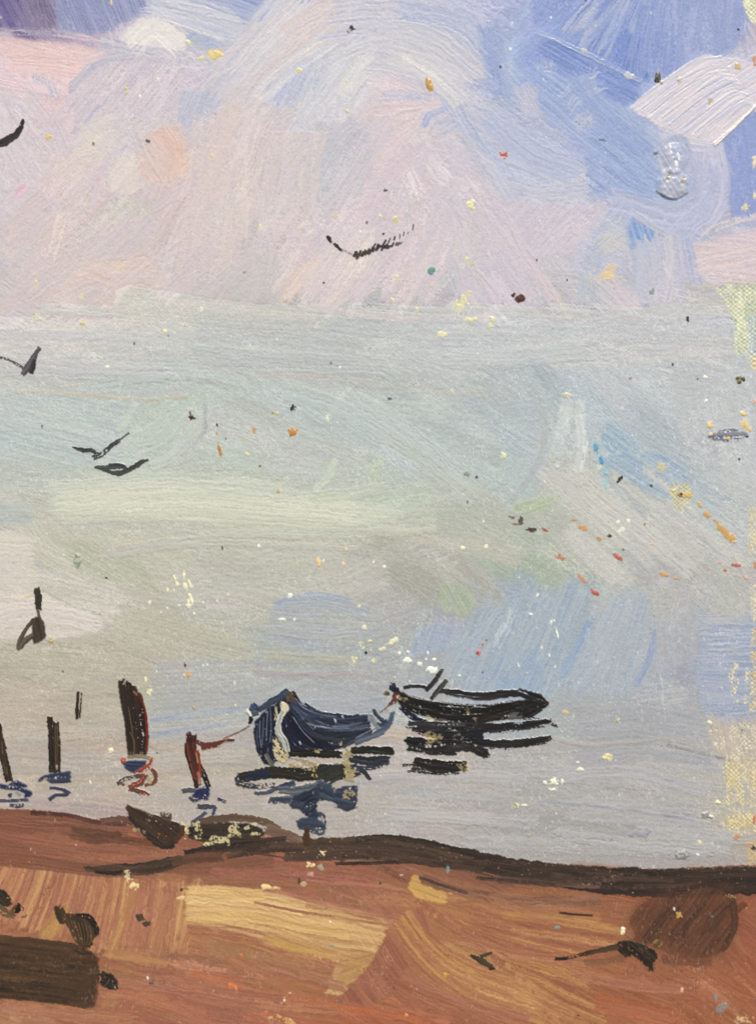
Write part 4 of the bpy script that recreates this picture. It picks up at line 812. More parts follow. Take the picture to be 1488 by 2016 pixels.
st(zb((1180, 290), (1210, 340), (1250, 400)), 10, (164, 168, 170), (140, 148, 156), own='boata', load=1.4, dry=0.15)
for pts, w in ((((560, 150), (640, 230), (760, 280), (900, 300)), 2.6), (((600, 300), (700, 370), (860, 400), (1010, 396)), 2.4), (((480, 330), (500, 430), (560, 540)), 2.2), (((265, 330), (262, 450), (275, 560)), 2.2), (((330, 250), (322, 380), (318, 500)), 2.2), (((540, 300), (620, 420), (720, 520)), 2.2), (((1060, 480), (1160, 430), (1260, 380)), 2.8)):
    st(zb(*pts), w, (176, 184, 198), (110, 120, 140), own='boata', load=2.6, dry=0.32)  # thin pale lines paint highlights onto the hull
st(zb((470, 330), (520, 440), (640, 540)), 20, (16, 18, 44), (26, 30, 58), own='boata', load=1.6, op=0.7)
rk = dict(own='ar', load=1.7, con=1.5, edge=0.5)
st(zb((515, 610), (660, 605), (800, 610), (955, 620)), [12, 17, 17, 14], (26, 22, 16), (44, 38, 28), **rk)
st(zb((1030, 585), (1180, 575), (1280, 580), (1375, 590)), [14, 16, 14], (46, 44, 34), (32, 30, 26), **rk)
st(zb((1005, 650), (1150, 670), (1250, 668), (1345, 655)), [15, 20, 18], (30, 32, 38), (52, 56, 66), **rk)
st(zb((80, 815), (220, 790), (420, 770), (640, 780), (800, 760), (960, 760), (1080, 740)), [18, 22, 26, 30, 30, 22], (50, 46, 34), (38, 36, 32), **rk)
st(zb((140, 810), (250, 790), (350, 780)), 17, (30, 36, 60), (48, 54, 72), **rk)
st(zb((65, 800), (90, 840)), 10, (28, 32, 56), (46, 50, 70), **rk)
po(zb((755, 730), (950, 690), (960, 800), (850, 870), (740, 830)), (62, 62, 52), (50, 52, 50), ang=-30, rag=4, **rk)
st(zb((1090, 730), (1140, 770), (1185, 830)), [12, 7], (60, 62, 66), (42, 44, 48), **rk)
st(zb((215, 940), (340, 930), (440, 880), (560, 850)), [6, 9, 12], (60, 70, 96), (90, 98, 118), dry=0.25, **rk)
st(zb((420, 910), (560, 920), (700, 890), (800, 850)), [14, 18, 18], (84, 92, 108), (120, 124, 132), **rk)
st(zb((350, 990), (480, 980), (600, 960)), [9, 12], (84, 94, 116), (118, 124, 140), dry=0.2, **rk)
po(zb((540, 960), (760, 880), (850, 850), (880, 910), (870, 1000), (760, 1000), (720, 1080), (775, 1110), (740, 1160), (640, 1140), (620, 1090), (520, 1060)), (58, 68, 88), (44, 52, 72), ang=-38, rag=4, **rk)
po(zb((740, 830), (850, 860), (880, 940), (950, 920), (950, 1030), (860, 1010), (760, 980)), (54, 64, 84), (72, 82, 100), ang=30, rag=4, **rk)
po(zb((900, 910), (960, 890), (1060, 870), (1090, 910), (1060, 1030), (1020, 1055), (930, 1040), (880, 1010)), (50, 60, 82), (70, 80, 98), ang=14, rag=4, **rk)
for a in ((600, 1060, 680, 1000, 740, 980), (640, 1120, 700, 1080, 740, 1040), (600, 1010, 660, 980, 700, 950)):
    st(zb((a[0], a[1]), (a[2], a[3]), (a[4], a[5])), 5, (28, 34, 58), (48, 56, 76), own='ar', load=1.9)
po(zb((570, 1170), (640, 1140), (750, 1150), (780, 1180), (820, 1210), (800, 1280), (740, 1290), (640, 1250), (580, 1240)), (80, 92, 108), (62, 74, 94), ang=10, rag=4, **rk)
st(zb((660, 1220), (655, 1300), (652, 1375)), [8, 14, 12], (104, 70, 34), (72, 48, 26), own='ar', load=1.6)
CREAM = (214, 196, 150)
for pts, dr in ((((510, 640), (700, 660), (765, 690), (740, 750), (690, 765), (600, 730), (500, 720)), 0.50), (((940, 610), (1000, 560), (1030, 610), (1000, 660), (1060, 730), (1060, 800), (1030, 860), (990, 830), (970, 740)), 0.3),
                (((940, 790), (1000, 770), (1090, 790), (1050, 850), (950, 830)), 0.50), (((90, 840), (140, 820), (150, 880), (200, 900), (130, 910)), 0.48), (((230, 860), (330, 830), (410, 840), (380, 880), (260, 910)), 0.50),
                (((950, 920), (1000, 900), (1050, 930), (1000, 990), (950, 980)), 0.48), (((690, 780), (740, 770), (745, 810), (710, 810)), 0.42), (((920, 500), (950, 490), (955, 540), (930, 545)), 0.50), (((700, 575), (750, 575), (750, 600), (700, 600)), 0.45)):
    po(zb(*pts), CREAM, (190, 172, 126), ang=20, dry=dr, rag=5, soft=0, load=1.0, own='ar')
for x, y in ((895, 335), (955, 298), (600, 520)):
    p = zb((x, y))[0]; dot(p[0], p[1], 2, 5, (232, 234, 226), ang=-25, h=2.2)

# ------------------------------------------------------------------ black boat
zc = zf(740, 1300, 4.0216)
n2 = dict(own='boatb', load=2.0, con=1.5, edge=0.6)
po(zc((170, 225), (270, 280), (440, 320), (690, 350), (880, 350), (1060, 320), (1180, 310), (1340, 310), (1360, 350), (1300, 400), (1190, 455), (1050, 462), (870, 490), (740, 500), (600, 480), (430, 455), (330, 425), (220, 380), (165, 310)), (25, 22, 19), (44, 40, 35), ang=6, rag=3, **n2)
st(zc((200, 300), (380, 370), (600, 410), (860, 410), (1100, 360)), [14, 22, 20], (20, 18, 16), (40, 36, 32), **n2)
st(zc((780, 470), (900, 450), (1030, 440)), 9, (70, 54, 40), (40, 34, 28), **n2)
po(zc((1040, 425), (1080, 405), (1130, 410), (1180, 440), (1150, 460), (1050, 470)), (150, 147, 142), (120, 116, 110), ang=0, rag=4, own='boatb', load=1.0)
st(zc((1120, 400), (1220, 370), (1320, 330)), [20, 26, 16], (40, 36, 33), (26, 23, 21), **n2)
st(zc((1200, 450), (1260, 420), (1310, 380)), 7, (84, 76, 64), (50, 44, 38), dry=0.2, **n2)
gk = dict(own='bg', load=2.0, con=1.6, edge=0.6)
st(zc((215, 215), (300, 202), (400, 210)), [7, 7, 6], (38, 35, 33), (60, 56, 52), **gk)
st(zc((500, 235), (620, 255), (760, 275), (900, 278), (1000, 265), (1130, 258)), [8, 13, 14, 15, 14], (34, 31, 30), (62, 58, 55), **gk)
st(zc((760, 300), (860, 305), (1000, 285)), 5, (70, 66, 64), (44, 40, 38), dry=0.15, **gk)
po(zc((1115, 240), (1140, 222), (1250, 250), (1300, 260), (1345, 315), (1355, 350), (1300, 350), (1200, 310), (1150, 290)), (30, 27, 25), (52, 47, 43), ang=22, rag=4, **gk)
dot(*zc((1352, 338))[0], 4, 5, (80, 50, 40), h=1.6, own='bg')
ok = dict(load=2.2, con=1.6)
st(zc((530, 65), (470, 150), (395, 240)), [6, 10, 9], (40, 37, 35), (66, 62, 58), own='bo', **ok)
st(zc((560, 155), (490, 235), (435, 300)), [8, 10, 6], (36, 34, 32), (84, 82, 78), own='bo2', **ok)
dot(*zc((132, 215))[0], 7, 10, (36, 40, 66), own='bn', h=2.2, cc=(56, 60, 84)); dot(*zc((160, 240))[0], 6, 8, (30, 30, 44), own='bn', h=2.0)
dot(*zc((90, 260))[0], 6, 7, (130, 122, 80), own='bn', h=1.6, cc=(60, 56, 40))
st(zc((165, 265), (140, 320), (100, 350)), [14, 10, 5], (112, 62, 50), (84, 46, 40), own='brp', load=1.6)
st(zc((110, 345), (70, 385), (30, 415)), [4, 2.5], (110, 70, 62), (140, 110, 104), own='brp', load=1.0)
st(zc((195, 370), (270, 430), (330, 470), (400, 490)), [8, 14, 12], (30, 34, 70), (50, 54, 86), **n2)
po(zc((455, 462), (540, 460), (570, 480), (470, 490)), (158, 154, 150), (136, 132, 130), ang=4, own='boatb', load=0.9)
qk = dict(own='br', load=1.8, con=1.6, edge=0.6)
st(zc((255, 500), (400, 500), (600, 505), (760, 510)), [10, 11, 10], (86, 86, 86), (44, 42, 42), **qk)
st(zc((290, 540), (450, 545), (650, 550), (800, 545)), [10, 14, 12], (32, 30, 36), (50, 48, 50), **qk)
st(zc((700, 520), (900, 530), (1100, 520), (1250, 500), (1390, 475)), [14, 18, 16, 14, 9], (38, 35, 33), (58, 54, 52), **qk)
po(zc((750, 540), (850, 550), (850, 600), (830, 650), (770, 640), (740, 580)), (28, 30, 62), (40, 40, 56), ang=20, rag=4, **qk)
st(zc((230, 625), (320, 650), (450, 670), (620, 660), (760, 650)), [12, 24, 24, 20], (27, 26, 29), (44, 42, 43), **qk)
st(zc((430, 710), (560, 700), (720, 690), (880, 720)), [10, 12, 16, 10], (44, 42, 40), (66, 64, 62), dry=0.2, **qk)
st(zc((340, 560), (420, 580), (600, 600), (780, 590)), [12, 16, 16], (30, 28, 32), (46, 44, 44), **qk)
st(zc((760, 640), (950, 660), (1150, 650), (1280, 630), (1380, 610)), [12, 16, 15, 14, 9], (34, 31, 29), (60, 56, 53), **qk)
st(zc((800, 690), (860, 720), (870, 750)), 12, (48, 44, 42), (70, 66, 62), dry=0.2, **qk)
st(zc((300, 790), (400, 820), (550, 840), (720, 840)), [14, 24, 26, 16], (54, 48, 40), (36, 32, 28), **qk)
st(zc((210, 830), (270, 825), (320, 830)), 6, (80, 78, 76), (110, 106, 104), dry=0.3, **qk)
st(zc((250, 875), (320, 870)), 6, (130, 124, 120), (150, 144, 140), dry=0.4, **qk)
for x, y, a, b in ((430, 610, 62, 50), (500, 600, 30, 16), (210, 300, 40, 22), (725, 400, 30, 22), (690, 845, 40, 30), (430, 455, 34, 16), (780, 465, 26, 12), (655, 585, 14, 10)):
    p = zc((x, y))[0]; dot(p[0], p[1], a/4, b/4, (206, 188, 140), ang=20, h=1.0, lump=0.8, gap=0.36)
for a in range(0, 300, 45):
    p = zc((650+38*math.cos(math.radians(a)), 608+22*math.sin(math.radians(a))))[0]; dot(p[0], p[1], 3.4, 2.4, (150, 148, 138), h=1.2)
for k in range(46):
    p = zc((rng.uniform(250, 1300), rng.uniform(320, 560)))[0]
    dot(p[0], p[1], rng.uniform(1, 2.2), rng.uniform(0.8, 1.5), (150, 142, 124), h=1.0, op=0.8)

for pts, w, c, d in ((((250, 520), (420, 530), (620, 530)), 12, (70, 70, 74), 0.44), (((900, 560), (1100, 545), (1330, 510)), 9, (84, 82, 82), 0.46), (((240, 690), (430, 725), (640, 730)), 12, (72, 70, 70), 0.46), (((900, 690), (1120, 690), (1350, 650)), 9, (92, 90, 90), 0.47),
                     (((280, 860), (450, 880), (650, 885)), 12, (80, 76, 72), 0.46), (((600, 620), (760, 700), (880, 760)), 14, (60, 58, 58), 0.44), (((1150, 455), (1300, 470), (1430, 520)), 7, (70, 64, 60), 0.46)):
    st(zc(*pts), w, c, (40, 38, 38), dry=d, own='br', load=1.0, ends=0.9, soft=0.4, fine=2.0)
for pts, w, c, d in ((((60, 850), (200, 880), (400, 870)), 12, (66, 66, 70), 0.45), (((330, 1010), (480, 1000), (640, 1040)), 12, (96, 104, 122), 0.45), (((900, 1040), (1000, 1070), (1070, 1040)), 10, (84, 94, 112), 0.46), (((700, 1120), (790, 1130), (800, 1200)), 12, (80, 90, 108), 0.45), (((1020, 720), (1180, 730), (1340, 690)), 9, (80, 84, 92), 0.46)):
    st(zb(*pts), w, c, (52, 60, 78), dry=d, own='ar', load=1.0, ends=0.9, soft=0.4, fine=2.0)

# ------------------------------------------------------------------ posts
zp = zf(0, 1320, 4.65)
pk_ = dict(load=2.0, con=1.6, edge=0.6)
st(zp((-25, 470), (10, 620), (45, 800), (90, 1020)), [14, 15, 16, 14], (44, 32, 22), (72, 54, 38), own='p1', **pk_)
for a in ((20, 650, 34, 760), (40, 850, 62, 960), (62, 880, 84, 1000)):
    st(zp((a[0], a[1]), (a[2], a[3])), 2.6, (140, 116, 84), (90, 70, 50), own='p1', load=2.0, dry=0.2)
po(zp((-20, 1035), (60, 1040), (160, 1005), (240, 1040), (245, 1090), (290, 1105), (290, 1140), (235, 1170), (225, 1120), (150, 1092), (70, 1085), (-20, 1078)), (38, 48, 98), (28, 36, 80), ang=8, own='p1r', load=1.6, rag=3)
st(zp((-10, 1185), (100, 1192), (270, 1180)), 6.5, (60, 66, 104), (92, 96, 122), own='p1r', load=1.4)
st(zp((95, 1230), (160, 1240), (220, 1232)), 8, (54, 60, 106), (88, 86, 112), own='p1r', load=1.4)
dot(*zp((98, 1140))[0], 4, 4, (60, 64, 84), own='p1r', h=1.4); st(zp((150, 1110), (200, 1140)), 6, (150, 150, 150), (180, 176, 168), own='p1r', load=1.2)
st(zp((462, 420), (470, 620), (480, 930)), [11, 10, 12], (38, 27, 20), (58, 42, 30), own='p2', **pk_)
st(zp((505, 470), (515, 700), (520, 930)), [8, 11, 12], (40, 28, 20), (70, 52, 36), own='p2', **pk_)
st(zp((535, 470), (548, 700), (548, 925)), [4, 6, 6], (44, 32, 24), (70, 52, 36), own='p2', **pk_)
for x in (512, 528): st(zp((x, 500), (x+6, 700), (x+6, 880)), 2.2, (138, 116, 84), (90, 70, 50), own='p2', load=1.8, dry=0.2)
dot(*zp((528, 880))[0], 2.5, 6, (206, 202, 180), h=2.0)
po(zp((358, 1012), (400, 960), (470, 940), (640, 920), (658, 970), (650, 1025), (560, 1030), (470, 1030), (440, 990), (390, 1018)), (60, 68, 100), (46, 54, 88), ang=-8, own='p2r', load=1.5, rag=4)
st(zp((455, 1070), (550, 1080), (625, 1112), (600, 1135), (520, 1140), (450, 1182)), [6, 7, 8, 7, 8], (78, 86, 112), (58, 66, 96), own='p2r', load=1.4)
st(zp((722, 190), (712, 320), (712, 440)), [5, 7, 6], (40, 30, 22), (60, 46, 34), own='p0', **pk_)
st(zp((752, 205), (745, 300), (735, 430)), [3.5, 4, 3.5], (56, 44, 34), (90, 74, 56), own='p0', **pk_)
po(zp((1085, 105), (1130, 80), (1180, 92), (1250, 150), (1310, 250), (1348, 420), (1364, 600), (1352, 770), (1265, 790), (1180, 775), (1162, 650), (1140, 450), (1112, 300), (1092, 180)), (42, 27, 20), (62, 44, 32), ang=82, own='p3', rag=3, fine=2.4, **pk_)
st(zp((1130, 130), (1160, 300), (1190, 560), (1200, 770)), [10, 12, 11], (68, 52, 38), (44, 32, 24), own='p3', dry=0.2, **pk_)
st(zp((1195, 560), (1230, 640), (1235, 770)), 3, (150, 130, 96), (96, 76, 56), own='p3', load=2.0, dry=0.1)
st(zp((1180, 330), (1205, 480), (1220, 580)), 2.5, (124, 104, 76), (80, 62, 46), own='p3', load=2.0, dry=0.2)
st(zp((1270, 200), (1318, 320), (1345, 450), (1352, 620), (1342, 740)), [3.5, 5, 4.5, 3.5], (168, 44, 32), (110, 36, 28), own='p3', load=2.2, dry=0.05)
st(zp((1225, 185), (1262, 225)), 4, (216, 178, 130), (180, 110, 80), own='p3', load=2.2)
for x in (1190, 1210, 1232, 1300, 1320): st(zp((x, 790), (x-12, 740)), 2.4, (168, 146, 108), (120, 98, 72), own='p3', load=1.8)
st(zp((1165, 800), (1270, 780), (1380, 800)), [7, 10, 7], (190, 168, 132), (160, 138, 108), own='p3r', load=1.4)
po(zp((1125, 840), (1200, 822), (1350, 822), (1340, 870), (1280, 910), (1205, 930), (1150, 890)), (40, 50, 92), (54, 62, 96), ang=4, own='p3r', load=1.6, rag=3)
dot(*zp((1128, 815))[0], 7, 6.5, (216, 82, 56), own='p3r', h=2.4, cc=(226, 150, 120))
st(zp((1405, 800), (1380, 860), (1320, 905), (1235, 942)), [9, 11, 10, 5], (212, 68, 44), (190, 50, 38), own='p3r', load=2.4)
st(zp((1390, 900), (1425, 950), (1420, 1020), (1330, 1050)), [8, 9, 8, 6], (112, 72, 54), (150, 76, 54), own='p3r', load=1.7)
st(zp((1080, 1040), (1140, 995), (1220, 975), (1330, 955)), [8, 9, 8], (78, 68, 66), (110, 92, 80), own='p3r', load=1.6)
st(zp((1335, 945), (1290, 1020), (1200, 1070), (1280, 1100), (1375, 1132)), [10, 12, 10, 9, 5], (196, 66, 44), (128, 60, 46), own='p3r', load=2.0)
st(zp((1190, 1080), (1260, 1110), (1300, 1140)), 5, (86, 66, 58), (120, 80, 66), own='p3r', load=1.5)
dot(*zp((1375, 1005))[0], 5, 7, (206, 178, 136), own='p3r', h=1.4); dot(*zp((1130, 1040))[0], 4, 3, (170, 60, 46), own='p3r', h=1.6)
z4 = zf(210, 1420, 5.131)
st(z4((855, 130), (860, 260), (900, 450), (930, 650)), [18, 22, 18, 15], (72, 38, 28), (100, 50, 36), own='p4', **pk_)
po(z4((805, 135), (840, 92), (865, 130), (910, 128), (905, 190), (860, 200), (810, 190)), (58, 30, 24), (80, 40, 30), ang=70, own='p4', rag=3, **pk_)
st(z4((800, 220), (815, 340), (870, 520), (915, 670)), [5, 7, 7, 8], (38, 24, 20), (58, 36, 28), own='p4', **pk_)
st(z4((945, 430), (985, 530), (1030, 660)), [5, 10, 11], (36, 26, 22), (56, 42, 34), own='p4', **pk_)
st(z4((815, 235), (830, 330), (850, 400)), 4, (166, 66, 48), (120, 48, 36), own='p4', load=2.3)
st(z4((915, 280), (930, 340), (945, 430), (950, 560)), [7, 7, 5, 6], (190, 80, 54), (130, 50, 36), own='p4', load=2.4)
st(z4((905, 310), (920, 380), (925, 420)), 3, (214, 176, 130), (180, 120, 90), own='p4', load=2.3)
st(z4((850, 420), (885, 540), (905, 590)), 3, (208, 120, 88), (150, 60, 44), own='p4', load=2.2)
st(z4((920, 510), (940, 570), (945, 640)), 6, (176, 70, 54), (200, 160, 136), own='p4', load=2.0, dry=0.2)
st(z4((900, 200), (1000, 240), (1100, 222), (1200, 195), (1290, 190)), [8, 11, 10, 8, 5], (104, 44, 32), (150, 64, 46), own='p4e', load=1.5, dry=(0.05, 0.45))
st(z4((960, 275), (1050, 262), (1140, 245)), 6, (140, 52, 38), (90, 50, 40), own='p4e', load=1.4, dry=0.25)
st(z4((1180, 180), (1260, 140), (1340, 105), (1450, 45)), [5, 4, 3], (136, 98, 84), (160, 130, 114), own='p4e', load=0.9, dry=(0.15, 0.3))
po(z4((905, 690), (1000, 650), (1042, 655), (1048, 720), (1028, 790), (960, 792), (890, 770), (845, 772), (880, 730)), (32, 38, 98), (46, 50, 96), ang=10, own='p4r', load=1.7, rag=4)
st(z4((765, 705), (820, 690), (900, 692)), [9, 10], (66, 68, 84), (92, 92, 104), own='p4r', load=1.5)
st(z4((840, 765), (880, 800), (940, 795)), 6, (58, 62, 92), (90, 90, 110), own='p4r', load=1.4)
st(z4((1125, 780), (1160, 792), (1208, 812)), 6.5, (46, 52, 100), (70, 74, 112), own='p4r', load=1.6)
st(z4((918, 860), (1000, 865), (1060, 862)), [10, 11], (64, 68, 92), (84, 84, 100), own='p4r', load=1.5)
st(z4((1060, 850), (1092, 870), (1075, 945)), [9, 7], (46, 54, 106), (70, 76, 116), own='p4r', load=1.5)
st(z4((1010, 915), (950, 960), (870, 1015)), 7, (60, 66, 110), (92, 92, 120), own='p4r', load=1.4)

# ------------------------------------------------------------------ gulls
gg = dict(load=1.3, con=1.5)
st([(-14, 288), (14, 278), (36, 262), (47, 236)], [16, 16, 15, 5], (46, 41, 42), (66, 60, 62), own='g1', **gg)
zg = zf(620, 430, 7.086)
for pts, w in ((((165, 240), (195, 280), (225, 345)), [5, 8, 4]), (((262, 345), (300, 385), (335, 410)), [6, 9, 5]), (((320, 400), (345, 430), (385, 445)), 6)):
    st(zg(*pts), w, (46, 36, 34), (70, 58, 54), own='g2', **gg)
for k in range(6):
    p = zg((400+k*26, 448+k*13))[0]; dot(p[0], p[1], 1.4, 3.4, (150, 138, 138), ang=20, h=0.7, own='g2' if k % 2 else None)
for k in range(34):
    t = k/33.0
    x = 555+t*640+rng.uniform(-14, 14); y = 520-t*215+45*t*t+rng.uniform(-22, 22)*(1-t*0.4)
    st(zg((x-14, y+40*(1-0.4*t)), (x+16, y-40*(1-0.4*t))), 2.6+2.6*(1-t), (92-30*(t > 0.5), 78-28*(t > 0.5), 68-20*(t > 0.5)), (74, 62, 56), own='g2', dry=0.08+0.28*t, load=1.1)
for a in ((800, 430, 850, 350, 4), (860, 430, 885, 350, 4), (930, 410, 990, 300, 5), (1100, 310, 1120, 245, 3.5), (945, 225, 965, 205, 4), (1010, 370, 1050, 275, 3), (1180, 290, 1185, 215, 2), (1230, 250, 1245, 190, 2.4), (1290, 220, 1300, 190, 2), (1360, 165, 1374, 85, 2.4)):
    st(zg((a[0], a[1]), (a[2], a[3])), a[4], (58, 46, 46), (86, 74, 74), own='g2', load=1.1)
zv = zf(0, 500, 2.976)
st(zv((-10, 604), (50, 618), (100, 645), (140, 668)), [5, 6, 6], (96, 92, 100), (130, 126, 132), own='g3', load=1.0, dry=0.1)
st(zv((138, 705), (180, 640), (235, 552)), [11, 14, 9], (92, 86, 92), (120, 114, 120), own='g3', load=1.1)
st(zv((182, 700), (196, 660), (210, 615)), [10, 11, 6], (52, 44, 52), (76, 68, 74), own='g3', **gg)
st(zv((428, 1132), (490, 1150), (540, 1152), (580, 1172)), [4, 10, 9, 6], (62, 64, 64), (96, 98, 92), own='g4', **gg)
st(zv((545, 1195), (600, 1172), (660, 1120), (705, 1088)), [9, 10, 9, 8], (70, 74, 72), (104, 106, 98), own='g4', **gg)
st(zv((705, 1090), (730, 1070), (758, 1048)), 4, (118, 122, 120), (90, 94, 94), own='g4', load=1.0, dry=0.15)
st(zv((555, 1250), (620, 1252), (700, 1242), (745, 1255)), [6, 10, 12, 8], (66, 70, 74), (92, 96, 92), own='g5', **gg)
st(zv((600, 1262), (700, 1284), (780, 1252), (830, 1222), (872, 1203)), [6, 11, 10, 9, 5], (92, 96, 88), (70, 72, 66), own='g5', **gg)
st(zv((640, 1240), (690, 1236), (735, 1245)), 8, (58, 62, 70), (76, 80, 86), own='g5', **gg)
zw = zf(0, 1000, 2.976)
st(zw((222, 465), (228, 530), (232, 596)), [12, 15, 12], (76, 66, 54), (58, 49, 40), own='g6', **gg)
st(zw((220, 590), (228, 615), (238, 660)), 6, (74, 64, 54), (120, 106, 88), own='g6', load=1.1)
po(zw((210, 640), (240, 640), (262, 668), (272, 745), (262, 770), (225, 798), (200, 790), (190, 700)), (60, 50, 41), (82, 70, 57), ang=80, own='g6', rag=3, **gg)
st(zw((205, 650), (150, 720), (112, 800), (118, 830)), [8, 9, 8], (76, 66, 55), (110, 98, 82), own='g6', load=1.2, dry=0.1)
st(zw((195, 745), (150, 780), (125, 825)), [12, 12, 6], (78, 68, 57), (130, 116, 98), own='g6', load=1.1, dry=0.2)

# ------------------------------------------------------------------ wreck and birds on the sand
po(z4((180, 850), (215, 838), (330, 890), (450, 935), (560, 985), (690, 1050), (765, 1035), (778, 1130), (720, 1215), (640, 1270), (580, 1262), (470, 1190), (390, 1130), (330, 1060), (240, 970)), (84, 60, 44), (64, 46, 36), ang=38, own='wreck', load=1.6, rag=4)
st(z4((230, 960), (330, 1070), (450, 1180), (600, 1260), (690, 1230)), [7, 10, 12, 14], (48, 37, 32), (66, 50, 40), own='wreck', load=1.5)
st(z4((470, 950), (600, 1020), (740, 1050)), [8, 12, 12], (62, 46, 37), (84, 62, 48), own='wreck', load=1.6)
st(z4((700, 1210), (760, 1130), (770, 1050)), 10, (98, 64, 50), (76, 52, 42), own='wreck', load=1.4)
po(z4((535, 915), (662, 928), (655, 1035), (560, 985)), (98, 80, 64), (82, 66, 53), ang=8, own='wreckt', load=1.4, rag=2)
for x, y in ((330, 1090), (385, 1110), (280, 1095), (430, 1000)):
    p = z4((x, y))[0]; dot(p[0], p[1], 4, 3, (150, 138, 110), ang=40, h=0.9, lump=0.7, gap=0.4)
bb = dict(load=1.4, con=1.6)
po(zh((610, 480), (650, 455), (705, 475), (745, 545), (870, 570), (960, 580), (1040, 640), (1110, 710), (1115, 780), (1085, 820), (1060, 880), (1030, 945), (950, 925), (870, 895), (815, 800), (780, 715), (740, 665), (680, 670), (635, 600)), (88, 66, 43), (68, 50, 34), ang=66, own='h1', rag=3, fine=2.4, **bb)
st(zh((860, 575), (990, 600), (1080, 700), (1095, 800)), [7, 12, 12, 9], (38, 32, 27), (56, 46, 36), own='h1', **bb)
for k in range(7): st(zh((760+k*42, 620+k*12), (800+k*40, 740+k*14), (860+k*24, 880+k*6)), 1.8, (150, 118, 74), (104, 80, 52), own='h1', load=1.4, dry=0.15)
st(zh((735, 570), (745, 620)), 2, (160, 120, 80), (120, 90, 60), own='h1', load=1.3)
st(zh((845, 970), (920, 1010), (1040, 1005)), 6, (62, 48, 34), (90, 64, 46), own='h1f', load=1.1, dry=0.15)
st(zh((950, 920), (940, 980), (980, 1000)), 5, (64, 48, 34), (96, 68, 48), own='h1f', load=1.1)
po(zh((-60, 270), (20, 285), (80, 320), (130, 390), (148, 450), (100, 490), (-60, 480)), (46, 36, 26), (72, 58, 42), ang=50, own='h2', rag=3, fine=2.2, **bb)
st(zh((-20, 480), (60, 540), (170, 590)), [16, 18, 10], (136, 108, 78), (110, 84, 60), own='h2', load=1.2)
dot(*zh((208, 508))[0], 6.5, 9.5, (34, 28, 24), own='h2h', h=1.8)
st(zh((190, 470), (150, 520), (150, 570)), 7, (94, 70, 52), (130, 98, 72), own='h2h', load=1.2)
st(zh((250, 480), (275, 510), (260, 530)), 2.5, (100, 70, 50), (120, 84, 60), own='h2h', load=1.0); st(zh((240, 600), (290, 600), (305, 570)), 3, (110, 80, 58), (126, 90, 66), own='h2h', load=1.0)
po(zh((1100, 1230), (1180, 1215), (1270, 1240), (1330, 1325), (1335, 1400), (1290, 1415), (1190, 1400), (1120, 1350)), (44, 37, 29), (62, 52, 40), ang=60, own='h3', rag=3, **bb)
st(zh((990, 1250), (1060, 1225), (1130, 1225)), [7, 10, 8], (116, 88, 60), (90, 70, 48), own='h3', load=1.1, dry=0.15)
st(zh((1240, 1290), (1220, 1340), (1160, 1390)), 2.5, (116, 100, 76), (80, 68, 52), own='h3', load=1.4); dot(*zh((1300, 1395))[0], 2.4, 3, (160, 150, 130), h=1.4)
zr = zf(988, 1516, 2.976)
po(zr((655, 1015), (700, 1005), (770, 1000), (840, 1030), (890, 1055), (912, 1105), (880, 1125), (880, 1170), (852, 1172), (800, 1110), (760, 1080), (720, 1095), (685, 1065)), (44, 37, 29), (66, 54, 40), ang=40, own='h4', rag=4, **bb)
st(zr((312, 1106), (400, 1096), (520, 1068), (680, 1030)), [7, 7, 9, 12], (66, 52, 38), (92, 72, 50), own='h4t', load=1.1)
st(zr((310, 1106), (345, 1106), (380, 1102)), 6, (44, 34, 27), (60, 46, 36), own='h4t', load=1.1)
st(zr((480, 1130), (620, 1120), (720, 1090)), 14, (104, 74, 50), (124, 84, 60), own=None, load=0.7, op=0.6, dry=0.2)
for a in ((740, 1030, 745, 1060), (800, 1040, 825, 1060), (720, 965, 780, 1010), (890, 1130, 895, 1165)):
    st(zr((a[0], a[1]), (a[2], a[3])), 2.4, (150, 122, 74), (110, 88, 56), own='h4', load=1.2)
za = zf(500, 1516, 2.976)
st(za((1268, 1085), (1330, 1115), (1400, 1155)), [7, 13, 9], (66, 54, 40), (90, 74, 52), own='h5', **bb)
st(za((1325, 1092), (1360, 1078), (1394, 1066)), [9, 5], (72, 60, 45), (94, 78, 56), own='h5', load=1.2)
st(za((1375, 1165), (1410, 1160)), 5, (52, 42, 32), (74, 60, 44), own='h5', load=1.2)
dot(*za((265, 650))[0], 3, 7, (58, 56, 44), h=1.4); dot(*za((290, 665))[0], 6, 5, (176, 150, 112), h=1.2)
p = zf(0, 1516, 2.976)((838, 880))[0]
dot(p[0]-5, p[1]-5, 9, 8, (84, 66, 48), h=1.4, cc=(62, 48, 36), own=None); dot(p[0]+8, p[1]+6, 8, 6, (74, 58, 42), h=1.4)

